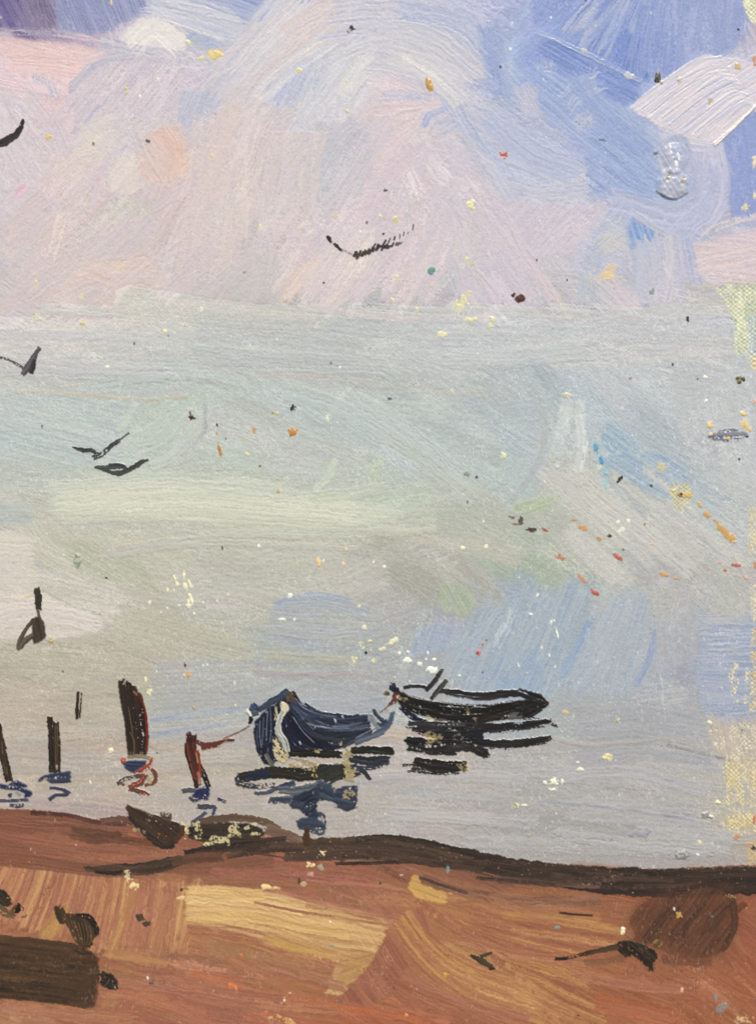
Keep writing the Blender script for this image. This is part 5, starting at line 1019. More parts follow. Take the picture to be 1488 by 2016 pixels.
# ------------------------------------------------------------------ thick white stroke, knob, buoy, bare canvas
po([(1237, 212), (1290, 168), (1345, 128), (1386, 108), (1420, 112), (1450, 116), (1480, 124), (1530, 120), (1530, 190), (1488, 208), (1450, 248), (1405, 287), (1360, 282), (1310, 258), (1270, 234)], (216, 208, 218), (198, 199, 218), ang=-35, own='wimp', load=0.9, rag=3, fine=2.0, con=1.7, long=120)
for k in range(15):
    t = k/14.0
    x0, y0 = 1242+t*150, 214+t*66
    st([(x0, y0), (x0+70-t*20, y0-52+t*8), (x0+130-t*48, y0-92+t*22), (x0+178-t*80, y0-102+t*44)], rng.uniform(4, 9), (236, 227, 228) if k % 2 else (220, 212, 220), (192, 195, 217), own='wimp', load=1.1, dry=0.15, con=1.6, fine=1.8)
for t in (0.1, 0.22, 0.37, 0.5, 0.66, 0.8):
    x0, y0 = 1246+t*150, 210+t*66
    st([(x0, y0), (x0+66, y0-50), (x0+120, y0-80)], 2.6, (168, 176, 212), (190, 194, 216), own='wimp', load=0.3, dry=0.1)
st([(1404, 286), (1440, 254), (1500, 196)], [8, 6, 4], (236, 230, 222), (222, 216, 216), own='wimp', load=2.4)
sk([(1300, 262), (1345, 282), (1400, 290)], 26, (196, 200, 219), (206, 206, 218))
po([(1298, 290), (1318, 266), (1350, 268), (1362, 300), (1352, 330), (1358, 362), (1344, 386), (1318, 394), (1294, 378), (1302, 340), (1292, 312)], (176, 188, 214), (190, 194, 206), ang=60, own='lump', load=0.8, rag=4, soft=2)
bump(1328, 312, 26, 34, 2.4); bump(1322, 362, 32, 34, 3.4)
for x, y, a, b in ((1318, 290, 2.5, 7), (1334, 306, 3, 8), (1330, 322, 3.5, 6), (1320, 300, 2, 2)):
    dot(x, y, a, b, (246, 246, 240), ang=-10, h=2.5)  # white glints of the knob painted on as dots
dot(1290, 302, 6, 3, (110, 116, 130), h=1.0); st([(1290, 376), (1308, 390), (1330, 394), (1354, 380)], 4.5, (104, 112, 134), (140, 146, 166), load=0.2)  # dark curve paints the shadow under the knob
for x, y in ((1312, 354), (1342, 362), (1346, 350), (1316, 346)): dot(x, y, 3.5, 3.5, (196, 176, 140), h=1.6)
zy = zf(988, 500, 2.976)
po(zy((1200, 1065), (1250, 1040), (1340, 1020), (1400, 1035), (1440, 1060), (1400, 1085), (1330, 1105), (1230, 1090)), (52, 54, 80), (140, 142, 150), ang=-4, own='buoy', dry=0.53, rag=5, load=1.2)
for x, y, a, b, g in ((1215, 1005, 6, 9, 10), (1410, 936, 6, 5, 0), (1420, 1000, 7, 11, -15), (1318, 1078, 6, 3, 0), (1216, 1054, 4, 3, 0), (1450, 1030, 3, 5, -30)):
    q = zy((x, y))[0]; dot(q[0], q[1], a, b, (238, 206, 140), ang=g, h=1.8, own='buoy', lump=0.4)
q = zy((1430, 1070))[0]; dot(q[0], q[1], 4, 2.4, (50, 52, 76), h=1.2, own='buoy')

BN = [0]
def bare(pts, c=(226, 216, 150), c2=(206, 196, 132), gap=0.34, rag=6):
    BN[0] += 1
    po(pts, c, c2, ang=90, own=part('bare%d' % BN[0], 'bare_canvas', None, None), dry=gap, rag=rag, soft=1, load=0.05, edge=0, long=14)
bare([(1408, 566), (1440, 560), (1540, 556), (1540, 720), (1470, 700), (1444, 690), (1446, 640), (1430, 600)], (224, 224, 172), (176, 190, 150), 0.22)
st([(1476, 620), (1482, 660), (1480, 700)], 18, (150, 178, 190), (200, 210, 190), dry=0.35, own=None, load=0.1)
bare([(1466, -40), (1540, -40), (1540, 60), (1480, 46), (1462, 12)], (226, 222, 160), (206, 204, 160), 0.25)
bare([(1476, 700), (1540, 690), (1540, 730), (1478, 726)], (232, 214, 150), (220, 200, 140), 0.34)
bare([(1474, 1000), (1540, 990), (1540, 1100), (1470, 1090)], (228, 208, 152), (200, 186, 140), 0.42)
bare([(1476, 1150), (1540, 1150), (1540, 1230), (1480, 1220)], (230, 216, 170), (204, 190, 150), 0.42)
bare([(1478, 1240), (1540, 1240), (1540, 1420), (1474, 1400)], (226, 196, 130), (204, 176, 120), 0.42)
bare([(1430, 1500), (1540, 1490), (1540, 1590), (1430, 1590), (1428, 1520)], (226, 202, 136), (212, 186, 122), 0.50)
bare([(1440, 1425), (1540, 1420), (1540, 1510), (1440, 1500)], (222, 206, 164), (206, 190, 154), 0.54)
bare([(1430, 1604), (1480, 1602), (1480, 1628), (1432, 1630)], (230, 204, 120), (214, 186, 110), 0.30)
bare([(1430, 1520), (1452, 1510), (1450, 1545), (1430, 1560)], (232, 210, 130), (218, 190, 116), 0.30)
bare([(1392, 1430), (1540, 1420), (1540, 1520), (1420, 1510)], (228, 214, 176), (214, 198, 160), 0.66)
bare([(1414, 1500), (1540, 1500), (1540, 1640), (1420, 1640)], (232, 210, 150), (218, 196, 136), 0.62)
bare([(1474, 1660), (1540, 1650), (1540, 1704), (1470, 1700)], (220, 180, 110), (200, 160, 100), 0.3)
bare([(1430, 1300), (1490, 1296), (1500, 1390), (1440, 1384)], (228, 214, 176), (214, 196, 150), 0.62)
bare([(1316, 956), (1352, 950), (1364, 980), (1340, 1010), (1316, 1000)], (222, 208, 140), (196, 190, 140), 0.42)

# ------------------------------------------------------------------ specks and spatter
FL_N = 0
def fleck(x, y, rx, ry, c, ang=0, h=1.8, cc=None, lump=0.45, gap=0.0):
    global FL_N
    FL_N += 1
    k = part('fleck%d' % FL_N, 'paint_fleck', None, None)
    dot(x, y, rx*0.9, ry*0.9, c, ang, h*0.8, k, cc, 1.0, lump*1.25, gap)
WH = (240, 238, 214); YE = (236, 204, 128); OR = (222, 148, 66); RD = (206, 84, 60); BK = (52, 46, 44); BR = (88, 46, 34)
for a in [
    (425, 107, 15, 12, (242, 214, 140)), (398, 114, 9, 5, (232, 220, 170), -20), (372, 84, 10, 6, (230, 226, 190), 25), (220, 4, 3, 7, (228, 214, 160)), (98, 270, 8, 6, (238, 206, 130), -20), (250, 180, 3, 9, (236, 216, 150), -10), (185, 284, 3, 6, (176, 140, 60), -20),
    (418, 308, 3, 10, (236, 216, 170), -15), (292, 278, 6, 4, (110, 100, 100), 20), (312, 157, 2.5, 6, WH), (276, 190, 3, 4, WH),
    (844, 167, 7.5, 14, (222, 166, 84), -8, 2.4), (693, 56, 6, 5, (66, 58, 62)), (686, 63, 4, 4, (150, 132, 110)), (588, 140, 7, 6, (236, 220, 160)), (683, 220, 5, 5, (222, 204, 150)), (680, 160, 10, 12, (232, 226, 190), 0, 1.4, None, 0.6, 0.45),
    (984, 132, 3, 4, (60, 70, 70)), (928, 402, 9, 9.5, (246, 234, 176), 0, 2.2), (514, 446, 4, 9, (242, 232, 190), -5), (748, 425, 4, 6, (240, 230, 190)), (757, 375, 3, 4, (80, 74, 76)), (762, 375, 2, 3, (90, 80, 84)), (780, 432, 7, 8, (228, 214, 160)),
    (993, 306, 9, 7, (222, 96, 78), -10, 1.4, (206, 150, 150), 0.7), (710, 457, 3.5, 4, (224, 238, 232)), (660, 425, 6, 7, (228, 212, 170)), (722, 438, 3, 4, (130, 110, 90)),
    (1294, 152, 8, 13, (112, 104, 84), 10, 3.0, (64, 58, 50)), (1300, 163, 6, 5, (196, 188, 160), 0, 2.6), (1336, 158, 6, 6, (226, 206, 180), 0, 2.6), (1236, 149, 12, 7, (206, 208, 212), 20, 2.0), (1450, 132, 8, 9, (226, 192, 130), 0, 2.0), (1396, 200, 5, 8, (206, 180, 150), 0, 1.5), (1150, 100, 7, 5, (206, 204, 206), 20),
    (1083, 36, 3, 4, (226, 230, 236)), (1004, 98, 3, 5, (220, 226, 236)), (1452, 58, 3, 3, (60, 66, 84)), (1184, 276, 7, 4, (130, 142, 170), 10), (1007, 48, 3, 6, (216, 222, 232)), (1484, 318, 5, 12, (240, 232, 190)), (1484, 385, 4, 10, (240, 226, 190)), (1466, 408, 8, 8, (230, 214, 170)), (1484, 120, 5, 12, (216, 160, 130)),
    (1023, 588, 13, 9, (100, 62, 52), -5, 2.0, (78, 48, 40), 0.15), (1010, 582, 4, 6, (80, 50, 44), 30), (1352, 629, 3, 6, BK), (1456, 746, 8, 9, (86, 78, 58), 0, 2.0, (150, 144, 110)), (1323, 718, 3, 4, (70, 70, 72)), (1281, 575, 8, 5, (150, 160, 160), 0, 1.2, None, 0.7), (1056, 512, 2, 3, BK), (1115, 551, 2, 3, BK),
    (850, 534, 7, 9, (110, 166, 150), -20, 1.8), (637, 557, 3, 3, (80, 66, 62)), (918, 510, 4, 8, (234, 224, 170), -20), (930, 520, 5, 8, (210, 206, 160)), (772, 590, 4, 5, (238, 228, 190)), (780, 545, 6, 8, (236, 224, 190)), (850, 560, 3, 7, (232, 218, 180)),
    (930, 630, 18, 5.5, (244, 236, 178), -4, 2.0, None, 0.5), (910, 596, 14, 10, (240, 230, 172), -40, 1.6, None, 0.8, 0.4), (970, 628, 8, 7, (242, 234, 176), 0, 2.0), (922, 578, 6, 8, (240, 230, 176), 20, 1.8), (872, 658, 14, 6, (240, 230, 180), -18, 1.8, None, 0.6), (903, 600, 8, 8, (240, 232, 180), 0, 1.7, None, 0.8, 0.35), (820, 610, 4, 6, (238, 226, 180)), (966, 642, 6, 5, (240, 232, 180), 0, 1.6, None, 0.7, 0.4),
    (397, 611, 5, 6, (242, 240, 214)), (326, 652, 4, 4, (240, 224, 150)), (332, 660, 2.5, 3.5, (110, 150, 170)), (265, 676, 2.5, 4, (100, 98, 96)), (162, 585, 5, 6, (238, 228, 170)), (72, 624, 6, 6, (240, 232, 190)), (163, 638, 6, 4, (226, 214, 130)), (212, 722, 4, 4, WH), (482, 536, 4, 3, (176, 160, 140)), (72, 560, 3, 10, (236, 222, 170)),
    (378, 821, 6.5, 6, (104, 56, 26), 0, 2.2, (76, 40, 22)), (375, 813, 2, 5, (110, 60, 30)), (575, 803, 6.5, 6.5, (52, 58, 72), 0, 2.2), (577, 851, 10.5, 7.5, (224, 144, 60), 0, 2.2), (428, 852, 2.4, 5, (206, 140, 70)), (433, 886, 3, 14, (208, 146, 86), -12), (435, 893, 4, 4, (214, 150, 70)), (500, 846, 5, 7, (226, 176, 110)), (487, 894, 5, 5, (226, 206, 150)),
    (538, 812, 3, 4, (190, 140, 90)), (546, 815, 4, 5, (196, 190, 120)), (652, 714, 2.5, 4, (110, 110, 106)), (669, 723, 2.5, 4, (240, 238, 206)), (767, 784, 5, 3.5, (96, 92, 88)), (644, 823, 4, 6, (240, 240, 220)), (548, 967, 5, 5, (190, 164, 120)), (938, 939, 3, 4, (60, 62, 58)), (920, 935, 6, 6, (160, 160, 140)), (991, 898, 7, 8, (240, 232, 196)), (890, 770, 4, 7, (230, 226, 190)), (84, 840, 2.4, 4, (90, 100, 100)), (445, 864, 2, 4, BK), (428, 836, 2, 4, BK), (512, 917, 3, 3, (130, 110, 80)), (920, 988, 2, 4, BK),
    (1115, 779, 9, 5, (228, 220, 190)), (1103, 812, 7, 14, (216, 218, 208), 18, 1.6), (1173, 882, 5, 10, (96, 184, 214), -12, 1.8), (1184, 908, 6, 9, (80, 170, 212), -10, 1.8), (1191, 930, 4, 10, (150, 206, 226), -10, 1.6), (1178, 921, 5, 7, (216, 222, 200)), (1188, 952, 4, 12, (170, 210, 222), -15, 1.2),
    (1220, 943, 9, 5, (84, 66, 44), -38, 1.8, (50, 42, 34)), (1281, 955, 4, 4, (80, 84, 76)), (1096, 918, 4, 9, (224, 222, 210), -35), (1302, 918, 10, 8, (216, 204, 160), 0, 1.4, None, 0.6), (1324, 966, 4, 4, (244, 208, 96)), (1338, 975, 7, 6, (206, 140, 80)), (1354, 976, 8, 8, (240, 196, 108)), (1340, 972, 3, 4, (60, 40, 30)), (1376, 994, 5, 7, (232, 186, 110), -30),
    (1387, 742, 5, 4, (240, 238, 220), 30), (1388, 789, 4.5, 4.5, (238, 236, 210)), (1372, 746, 2.4, 2.4, (60, 70, 80)), (1484, 790, 3, 5, (226, 170, 140)), (1454, 904, 2.4, 2.4, (50, 60, 80)), (1240, 744, 4, 4, (176, 140, 120)), (1410, 962, 2, 4, WH),
    (1420, 1042, 8, 26, (232, 172, 92), -42, 1.9, None, 0.3), (1440, 1060, 8, 9, (234, 176, 90), -30, 2.0), (1390, 1010, 6, 10, (232, 176, 100), -38, 1.8), (1222, 1045, 7, 9, (238, 234, 214), -10, 2.0, None, 0.7), (1236, 1025, 4, 5, WH), (1216, 1027, 4, 4, WH), (1199, 1055, 5, 4, (90, 76, 60)), (1226, 1082, 3, 3, (80, 84, 70)), (1268, 1032, 3, 3, (140, 90, 70)),
    (1215, 1097, 13, 5.5, (206, 100, 76), 38, 1.7, (216, 140, 112)), (1150, 1043, 14, 6, (224, 170, 110), 35, 1.2, None, 0.6, 0.3), (1180, 1062, 8, 4, (224, 160, 110), 38, 1.2), (1130, 1024, 8, 3, (214, 150, 120), 10, 1.1), (1102, 1096, 11, 6, (214, 142, 112), 30, 1.2, None, 0.6), (1145, 1140, 14, 5, (218, 156, 116), 45, 1.1, None, 0.6), (1168, 1166, 14, 5.5, (208, 104, 78), 30, 1.7), (1308, 1131, 11, 5, (230, 164, 100), 12, 1.7), (1330, 1139, 8, 3.5, (226, 160, 106), 20), (1447, 1112, 9, 4, (210, 106, 84), 10), (1426, 1122, 5, 3.5, (206, 100, 80), 25), (1416, 1108, 5, 3.5, (216, 150, 140)), (1468, 1138, 4, 4, (226, 176, 120)), (1393, 1120, 2.4, 2.4, (206, 110, 90)), (1486, 1112, 4, 8, (226, 160, 100)), (1282, 1071, 4, 4, (222, 176, 140)),
    (1046, 1042, 10, 5, (84, 72, 62), 0, 1.6), (1026, 1024, 5, 8, (92, 84, 80), 10, 1.4, None, 0.6), (1070, 1042, 8, 4, (190, 106, 82), 30), (1008, 1018, 7, 4, (120, 108, 100), 20, 1.0, None, 0.7), (1016, 1031, 10, 3, (150, 120, 104)), (1152, 2.0, 3, 2, BK),
    (627, 1106, 5, 11, (234, 196, 142), 0, 2.0), (637, 1104, 3, 4, (238, 220, 180)), (681, 1080, 3.5, 7, (236, 202, 150)), (675, 1110, 4, 5, (236, 206, 150)), (510, 1074, 3.5, 5, (244, 242, 224)), (735, 1107, 3, 3.5, WH), (756, 1116, 4, 4, WH), (911, 1079, 6, 5.5, (242, 222, 170)), (957, 1076, 4.5, 5, (240, 228, 190)), (951, 1027, 2.6, 3, WH), (438, 1079, 3, 4, (70, 66, 64)), (210, 1137, 3, 3, (66, 62, 56)), (155, 1102, 10, 14, (140, 146, 130), 0, 1.8, (180, 180, 160), 0.6),
    (571, 1172, 5, 5.5, (246, 242, 224)), (556, 1219, 8, 4.5, (242, 240, 214), 5), (580, 1219, 3.5, 4, (240, 238, 214)), (707, 1193, 5, 4, (228, 222, 170)), (717, 1235, 5, 7, (228, 222, 180)), (720, 1285, 3, 4, (24, 22, 24)), (730, 1280, 3, 5, (200, 194, 150)), (728, 1262, 5, 4, (220, 214, 160)), (712, 1272, 10, 8, (214, 208, 160), 0, 1.0, None, 0.8, 0.5), (770, 1264, 16, 5, (230, 222, 176), -30, 1.5, None, 0.6), (752, 1278, 8, 4, (222, 214, 170), -20), (698, 1295, 5, 10, (222, 214, 160), 0, 1.0, None, 0.8, 0.4), (735, 1300, 8, 5, (222, 214, 160), 0, 1.0, None, 0.8, 0.45),
    (850, 1319, 13.5, 9, (246, 246, 222), 8, 2.6, None, 0.4), (804, 1301, 11, 7, (236, 238, 216), 20, 1.8, None, 0.6), (826, 1307, 7, 5, (240, 240, 220), 10), (786, 1286, 4, 5, (236, 240, 226)), (803, 1283, 3, 3, WH), (842, 1285, 3, 4, WH), (854, 1298, 5, 4, (240, 242, 226)), (838, 1297, 3, 3, WH), (905, 1330, 3, 3, WH), (806, 1342, 2, 3, WH), (769, 1347, 2, 3, WH),
    (942, 1285, 4.5, 5.5, (226, 106, 84), 0, 1.8), (949, 1268, 3, 4, (224, 110, 90)), (957, 1260, 2.5, 3, (150, 130, 90)), (939, 1286, 2, 3, (90, 60, 60)), (950, 1323, 2, 3, BK),
    (1057, 1173, 4, 5.5, (240, 232, 190)), (1043, 1208, 6, 3, (236, 238, 226), 15), (1084, 1225, 2.5, 5, WH), (1090, 1222, 2, 4, WH), (1096, 1246, 2.4, 12, WH, -12), (1056, 1236, 2, 3, WH), (1066, 1275, 3, 4.5, WH), (1081, 1290, 2, 4, WH), (1020, 1309, 2, 6, WH, -18), (1092, 1313, 2, 3, WH), (1037, 1325, 4, 2, (220, 190, 150)),
    (371, 1328, 4, 8, (226, 160, 70), 0, 2.0), (363, 1329, 5, 4, (206, 194, 150)), (365, 1309, 3, 6, (90, 76, 60), -20), (287, 1337, 3, 7, (232, 222, 170)), (295, 1363, 6, 7, (228, 220, 176), 0, 1.2, None, 0.7), (219, 1477, 6, 6, (240, 230, 184), 0, 2.0), (101, 1261, 8, 6, (196, 180, 120), 0, 1.5, (170, 150, 90)), (52, 1174, 14, 3.5, (216, 200, 160), -5, 1.0, None, 0.7), (382, 1393, 4, 4, (180, 150, 110)), (124, 1321, 3, 3, (120, 108, 96)), (179, 1540, 2.5, 5, (242, 242, 232)), (310, 1482, 2.4, 2.4, (120, 90, 80)),
    (1090, 1540, 9, 9, (244, 240, 206), 0, 2.2), (1073, 1541, 6, 5, (240, 236, 200), 10, 2.0), (1088, 1553, 10, 4, (240, 236, 200), -15, 1.8, None, 0.6), (1106, 1538, 4, 6, WH), (1143, 1515, 8, 4, (244, 240, 200), 5, 2.0), (1195, 1492, 11, 8, (232, 218, 160), -20, 1.8, (206, 190, 140), 0.7), (1016, 1586, 8, 5, (214, 204, 160), 0, 1.5, (120, 110, 96)), (1033, 1585, 8, 3, (226, 226, 222), 0), (1216, 1416, 7, 7, (222, 208, 150), 0, 1.3, (150, 140, 110), 0.7), (1112, 1402, 8, 4, (222, 190, 130), 20), (1395, 1422, 9, 5, (222, 218, 196), 12, 2.0),
    (1412, 1579, 6, 5, (244, 232, 180), 0, 2.0), (1376, 1658, 6, 4, (232, 218, 160), 25), (1372, 1682, 4, 3, WH, 30), (1341, 1680, 20, 10, (140, 140, 140), 5, 2.4, (176, 174, 170), 0.6), (1390, 1604, 16, 7, (176, 168, 160), 8, 2.6, (150, 142, 136)), (1398, 1606, 5, 4, (246, 236, 210), 20, 2.4), (1260, 1640, 24, 10, (164, 160, 170), -8, 1.6, (150, 146, 158), 0.6), (1484, 1612, 4, 12, (214, 120, 76), 0), (1448, 1648, 5, 10, (206, 140, 100), 30), (1482, 1669, 5, 5, (70, 60, 60)), (1470, 1662, 12, 5, (206, 160, 130), 0, 1.0, None, 0.7), (1041, 1644, 6, 4, (180, 164, 140)), (1460, 1437, 3.5, 3, (90, 130, 140)), (1218, 1565, 2, 3, WH), (1136, 1500, 5, 3, WH),
    (635, 1679, 7, 5.5, (236, 218, 170), 0, 1.8, None, 0.6), (612, 1702, 10, 6, (230, 200, 140), 5, 1.7, (190, 150, 110), 0.6), (632, 1706, 8, 6, (150, 140, 120), 0, 1.2, None, 0.7), (612, 1720, 7, 5, (176, 138, 120), 0, 1.2), (530, 1746, 20, 5, (222, 190, 130), 4, 1.6, None, 0.6), (264, 1742, 12, 8, (222, 196, 140), 10, 1.7, None, 0.5), (252, 1724, 9, 12, (200, 184, 140), -25, 1.3, None, 0.7, 0.3), (358, 1766, 10, 5, (214, 176, 130), -10, 1.4), (358, 1751, 4, 5, (70, 52, 44), 20), (1225, 1832, 6, 9, (244, 224, 186), -5, 2.4), (1326, 1789, 3, 4, (240, 236, 220)), (1336, 1801, 7, 6, (200, 160, 90), 0, 1.3, None, 0.7), (1294, 1858, 14, 10, (140, 112, 66), 0, 1.2, (100, 76, 48), 0.7),
    (1097, 1826, 6, 4, (120, 140, 150)), (1418, 1983, 12, 9, (112, 130, 150), -20, 1.3, (140, 110, 90), 0.7, 0.3), (1408, 1965, 4, 11, (116, 132, 150), -10, 1.2, None, 0.6), (1341, 1948, 4, 9, (206, 160, 140), 25, 1.7), (1401, 1804, 3, 3, (110, 130, 150)), (877, 1918, 6, 5, (200, 150, 70), 0, 1.4), (652, 1860, 6, 4, (150, 140, 132), 10), (456, 1940, 8, 5, (208, 116, 62), 10, 1.4, None, 0.6), (465, 1945, 3, 9, (216, 120, 66), -15), (475, 1880, 4, 5, (206, 106, 56)), (292, 1925, 3, 4, (230, 214, 200), -20), (298, 1935, 6, 4, (90, 76, 72)), (522, 1994, 10, 4, (214, 96, 66), -35, 1.4, (150, 110, 100)), (560, 1969, 3, 4, (222, 190, 170)), (571, 1955, 3, 3, (206, 160, 140)), (800, 1997, 4, 4, (216, 150, 90)), (881, 1712, 4, 8, (120, 140, 146)), (790, 1722, 4, 3, (180, 160, 150)), (748, 1738, 3, 3, (70, 40, 34)), (650, 1814, 2, 3, (240, 226, 200)), (560, 2008, 30, 7, (196, 150, 96), 12, 1.1, None, 0.8, 0.45), (1470, 2010, 20, 9, (190, 156, 110), 10, 1.1, None, 0.8, 0.45), (1440, 1765, 14, 4, (176, 140, 106), 10, 0.9, None, 0.8, 0.4), (1137, 1998, 3, 3, (70, 44, 36))]:
    a = list(a)
    big = max(a[2], a[3]) >= 6.0
    d = dict(zip(('x', 'y', 'rx', 'ry', 'c', 'ang', 'h', 'cc', 'lump', 'gap'), a))
    if big and FL_N < 96: fleck(**d)
    else: dot(d['x'], d['y'], d['rx']*0.85, d['ry']*0.85, d['c'], d.get('ang', 0), d.get('h', 1.5), None, d.get('cc'), 1.0, d.get('lump', 0.45), d.get('gap', 0.0))
# cream dabs of bare ground showing near x 365, y 1150
for x, y, a, b in ((345, 1138, 3, 9), (350, 1150, 5, 6), (366, 1156, 4, 12), (375, 1150, 4, 8), (363, 1130, 3, 9), (377, 1178, 4, 12), (372, 1190, 5, 9), (330, 1160, 3, 8), (343, 1163, 2, 4), (353, 1192, 4, 3), (382, 1208, 3, 4), (330, 1198, 5, 3), (296, 1186, 4, 5), (400, 1186, 3, 3), (428, 1182, 3, 3), (317, 1206, 3, 3), (438, 1226, 2, 3), (400, 1310, 2, 3), (409, 1308, 2, 3), (462, 1345, 2, 4), (464, 1388, 2, 3)):
    dot(x, y, a*0.8, b*0.9, (238, 230, 186), ang=rng.uniform(-25, 5), h=1.4, lump=0.6)
# countless tiny grains of dust and missed ground
for k in range(420):
    x = rng.uniform(0, 1488); y = rng.uniform(0, 1690)
    if rng.random() < 0.62: dot(x, y, rng.uniform(0.8, 2.0), rng.uniform(1.2, 3.6), (234, 228, 204), ang=rng.uniform(-30, 15), h=1.0, op=rng.uniform(0.4, 0.9))
    else: dot(x, y, rng.uniform(0.8, 1.5), rng.uniform(0.8, 2.0), (110, 106, 104), ang=rng.uniform(-40, 40), h=0.5, op=rng.uniform(0.2, 0.6))
for k in range(60):
    x = rng.uniform(0, 1488); y = rng.uniform(1720, 2016)
    dot(x, y, rng.uniform(0.8, 1.8), rng.uniform(0.8, 2.2), (214, 180, 140) if rng.random() < 0.6 else (70, 46, 36), h=0.9, op=rng.uniform(0.4, 0.9))
# ------------------------------------------------------------------ finish the surface
# light on raised threads put into the colour, pits darker, fine grain
def grade(keys, sat, mul):
    m = np.isin(OWN, [OID[k] for k in keys])
    c = COL[m]; l = c.mean(1, keepdims=True)
    COL[m] = (l+(c-l)*sat)*np.array(mul, np.float32)
grade(['wimp'], 0.8, (1.045, 1.045, 1.03))
grade(['sky', 'wimp', 'lump'], 0.96, (1.01, 0.988, 0.985))
grade(['sea'], 0.86, (1.078, 1.073, 1.062))
grade(['shore'], 0.91, (1.155, 1.145, 1.115))
grade(['boxs', 'bush', 'edge'], 1.0, (1.0, 0.98, 0.96))
grade(['boata'], 1.0, (0.80, 0.80, 0.84))
grade(['boatb', 'bg', 'bo', 'bo2', 'bn', 'ar', 'br', 'h1', 'h2', 'h3', 'h4', 'h4t', 'h5', 'h2h', 'h1f', 'wreck', 'wreckt', 'g1', 'g2', 'g3', 'g4', 'g5', 'g6'], 1.0, (0.84, 0.83, 0.82))
grade(['p1', 'p2', 'p3', 'p4', 'p0', 'boatb', 'bg', 'br'], 1.0, (0.82, 0.80, 0.80))
grade(['p1r', 'p2r', 'p4r', 'p3r', 'p4e'], 0.8, (0.9, 0.9, 0.88))
grade([o[0] for o in OWNERS if o[0].startswith('fleck')], 0.82, (0.98, 0.98, 0.98))
BK_ = [o[0] for o in OWNERS if o[1] == 'bare_canvas']
grade(BK_, 0.58, (1.10, 1.09, 1.09))
R8 = np.sin(np.pi*(GX+_jx*0.9)/5.2)*np.sin(np.pi*(GY+_jy*0.9)/4.4)*(0.3+vn(GX/14, GY/14, 4))+0.9*(vn(GX/4, GY/7, 2)-0.5)
bm_ = np.isin(OWN, [OID[k] for k in BK_])
COL *= np.where(bm_, 0.97+0.10*R8, 1.0)[..., None]
thin = 1-sstep(0.3, 1.6, THK)
COL *= (1 + (WEAVE-0.5)*0.07*(0.35+0.65*thin))[..., None]
lit = sstep(0.70, 0.92, vn(GX/2.6+40, GY/5.2, 2))*sstep(0.35, 0.75, vn(GX/45, GY/45, 1))
COL += (1-COL)*(lit*thin*0.30)[..., None]  # glints on the threads painted into the colour
COL += ((vn(GX/2.1, GY/2.1, 5)-0.5)*0.030)[..., None]
COL += (rng.random((NY, NX)).astype(np.float32)-0.5)[..., None]*0.012
COL = np.clip(COL, 0.01, 0.98)
HGT = np.where(bm_, 0.45*R8, 0)+WEAVE*(0.24+0.58*thin) + (boxblur(THK, 1)*0.35 + THK*0.65)*1.2
HGT = HGT.astype(np.float32)
LIN = np.where(COL <= 0.04045, COL/12.92, ((COL+0.055)/1.055)**2.4).astype(np.float32)
AMB = 0.36
PWR = 192.0
# ------------------------------------------------------------------ Blender scene
sc = bpy.context.scene
col = sc.collection
Z0 = 0.0035
def new_mat(name):
    m = bpy.data.materials.new(name); m.use_nodes = True
    return m, m.node_tree.nodes, m.node_tree.links
paint, N, L = new_mat('oil_paint')
b = N['Principled BSDF']
at = N.new('ShaderNodeAttribute'); at.attribute_name = 'pigment'
L.new(at.outputs['Color'], b.inputs['Base Color'])
tc = N.new('ShaderNodeTexCoord')
nz = N.new('ShaderNodeTexNoise'); nz.inputs['Scale'].default_value = 420; nz.inputs['Detail'].default_value = 3
L.new(tc.outputs['Object'], nz.inputs['Vector'])
mr = N.new('ShaderNodeMapRange'); mr.inputs['To Min'].default_value = 0.24; mr.inputs['To Max'].default_value = 0.46
L.new(nz.outputs['Fac'], mr.inputs['Value']); L.new(mr.outputs['Result'], b.inputs['Roughness'])
b.inputs['Specular IOR Level'].default_value = 0.45
linen, N, L = new_mat('linen_board')
b = N['Principled BSDF']; b.inputs['Roughness'].default_value = 0.9
nz = N.new('ShaderNodeTexNoise'); nz.inputs['Scale'].default_value = 900
cr = N.new('ShaderNodeValToRGB'); cr.color_ramp.elements[0].color = (0.42, 0.37, 0.27, 1); cr.color_ramp.elements[1].color = (0.60, 0.54, 0.40, 1)
tc = N.new('ShaderNodeTexCoord'); L.new(tc.outputs['Object'], nz.inputs['Vector']); L.new(nz.outputs['Fac'], cr.inputs['Fac']); L.new(cr.outputs['Color'], b.inputs['Base Color'])
wood, N, L = new_mat('grey_tabletop')
b = N['Principled BSDF']; b.inputs['Roughness'].default_value = 0.6
nz = N.new('ShaderNodeTexNoise'); nz.inputs['Scale'].default_value = 14; nz.inputs['Detail'].default_value = 6
mp = N.new('ShaderNodeMapping'); mp.inputs['Scale'].default_value = (1, 14, 1)
cr = N.new('ShaderNodeValToRGB'); cr.color_ramp.elements[0].color = (0.20, 0.17, 0.14, 1); cr.color_ramp.elements[1].color = (0.32, 0.28, 0.23, 1)
tc = N.new('ShaderNodeTexCoord'); L.new(tc.outputs['Object'], mp.inputs['Vector']); L.new(mp.outputs['Vector'], nz.inputs['Vector']); L.new(nz.outputs['Fac'], cr.inputs['Fac']); L.new(cr.outputs['Color'], b.inputs['Base Color'])

root = bpy.data.objects.new('oil_painting', None); col.objects.link(root)
root.empty_display_size = 0.05
root['label'] = 'oil painting on linen: two moored boats, posts and gulls off a red brown shore'
root['category'] = 'painting'

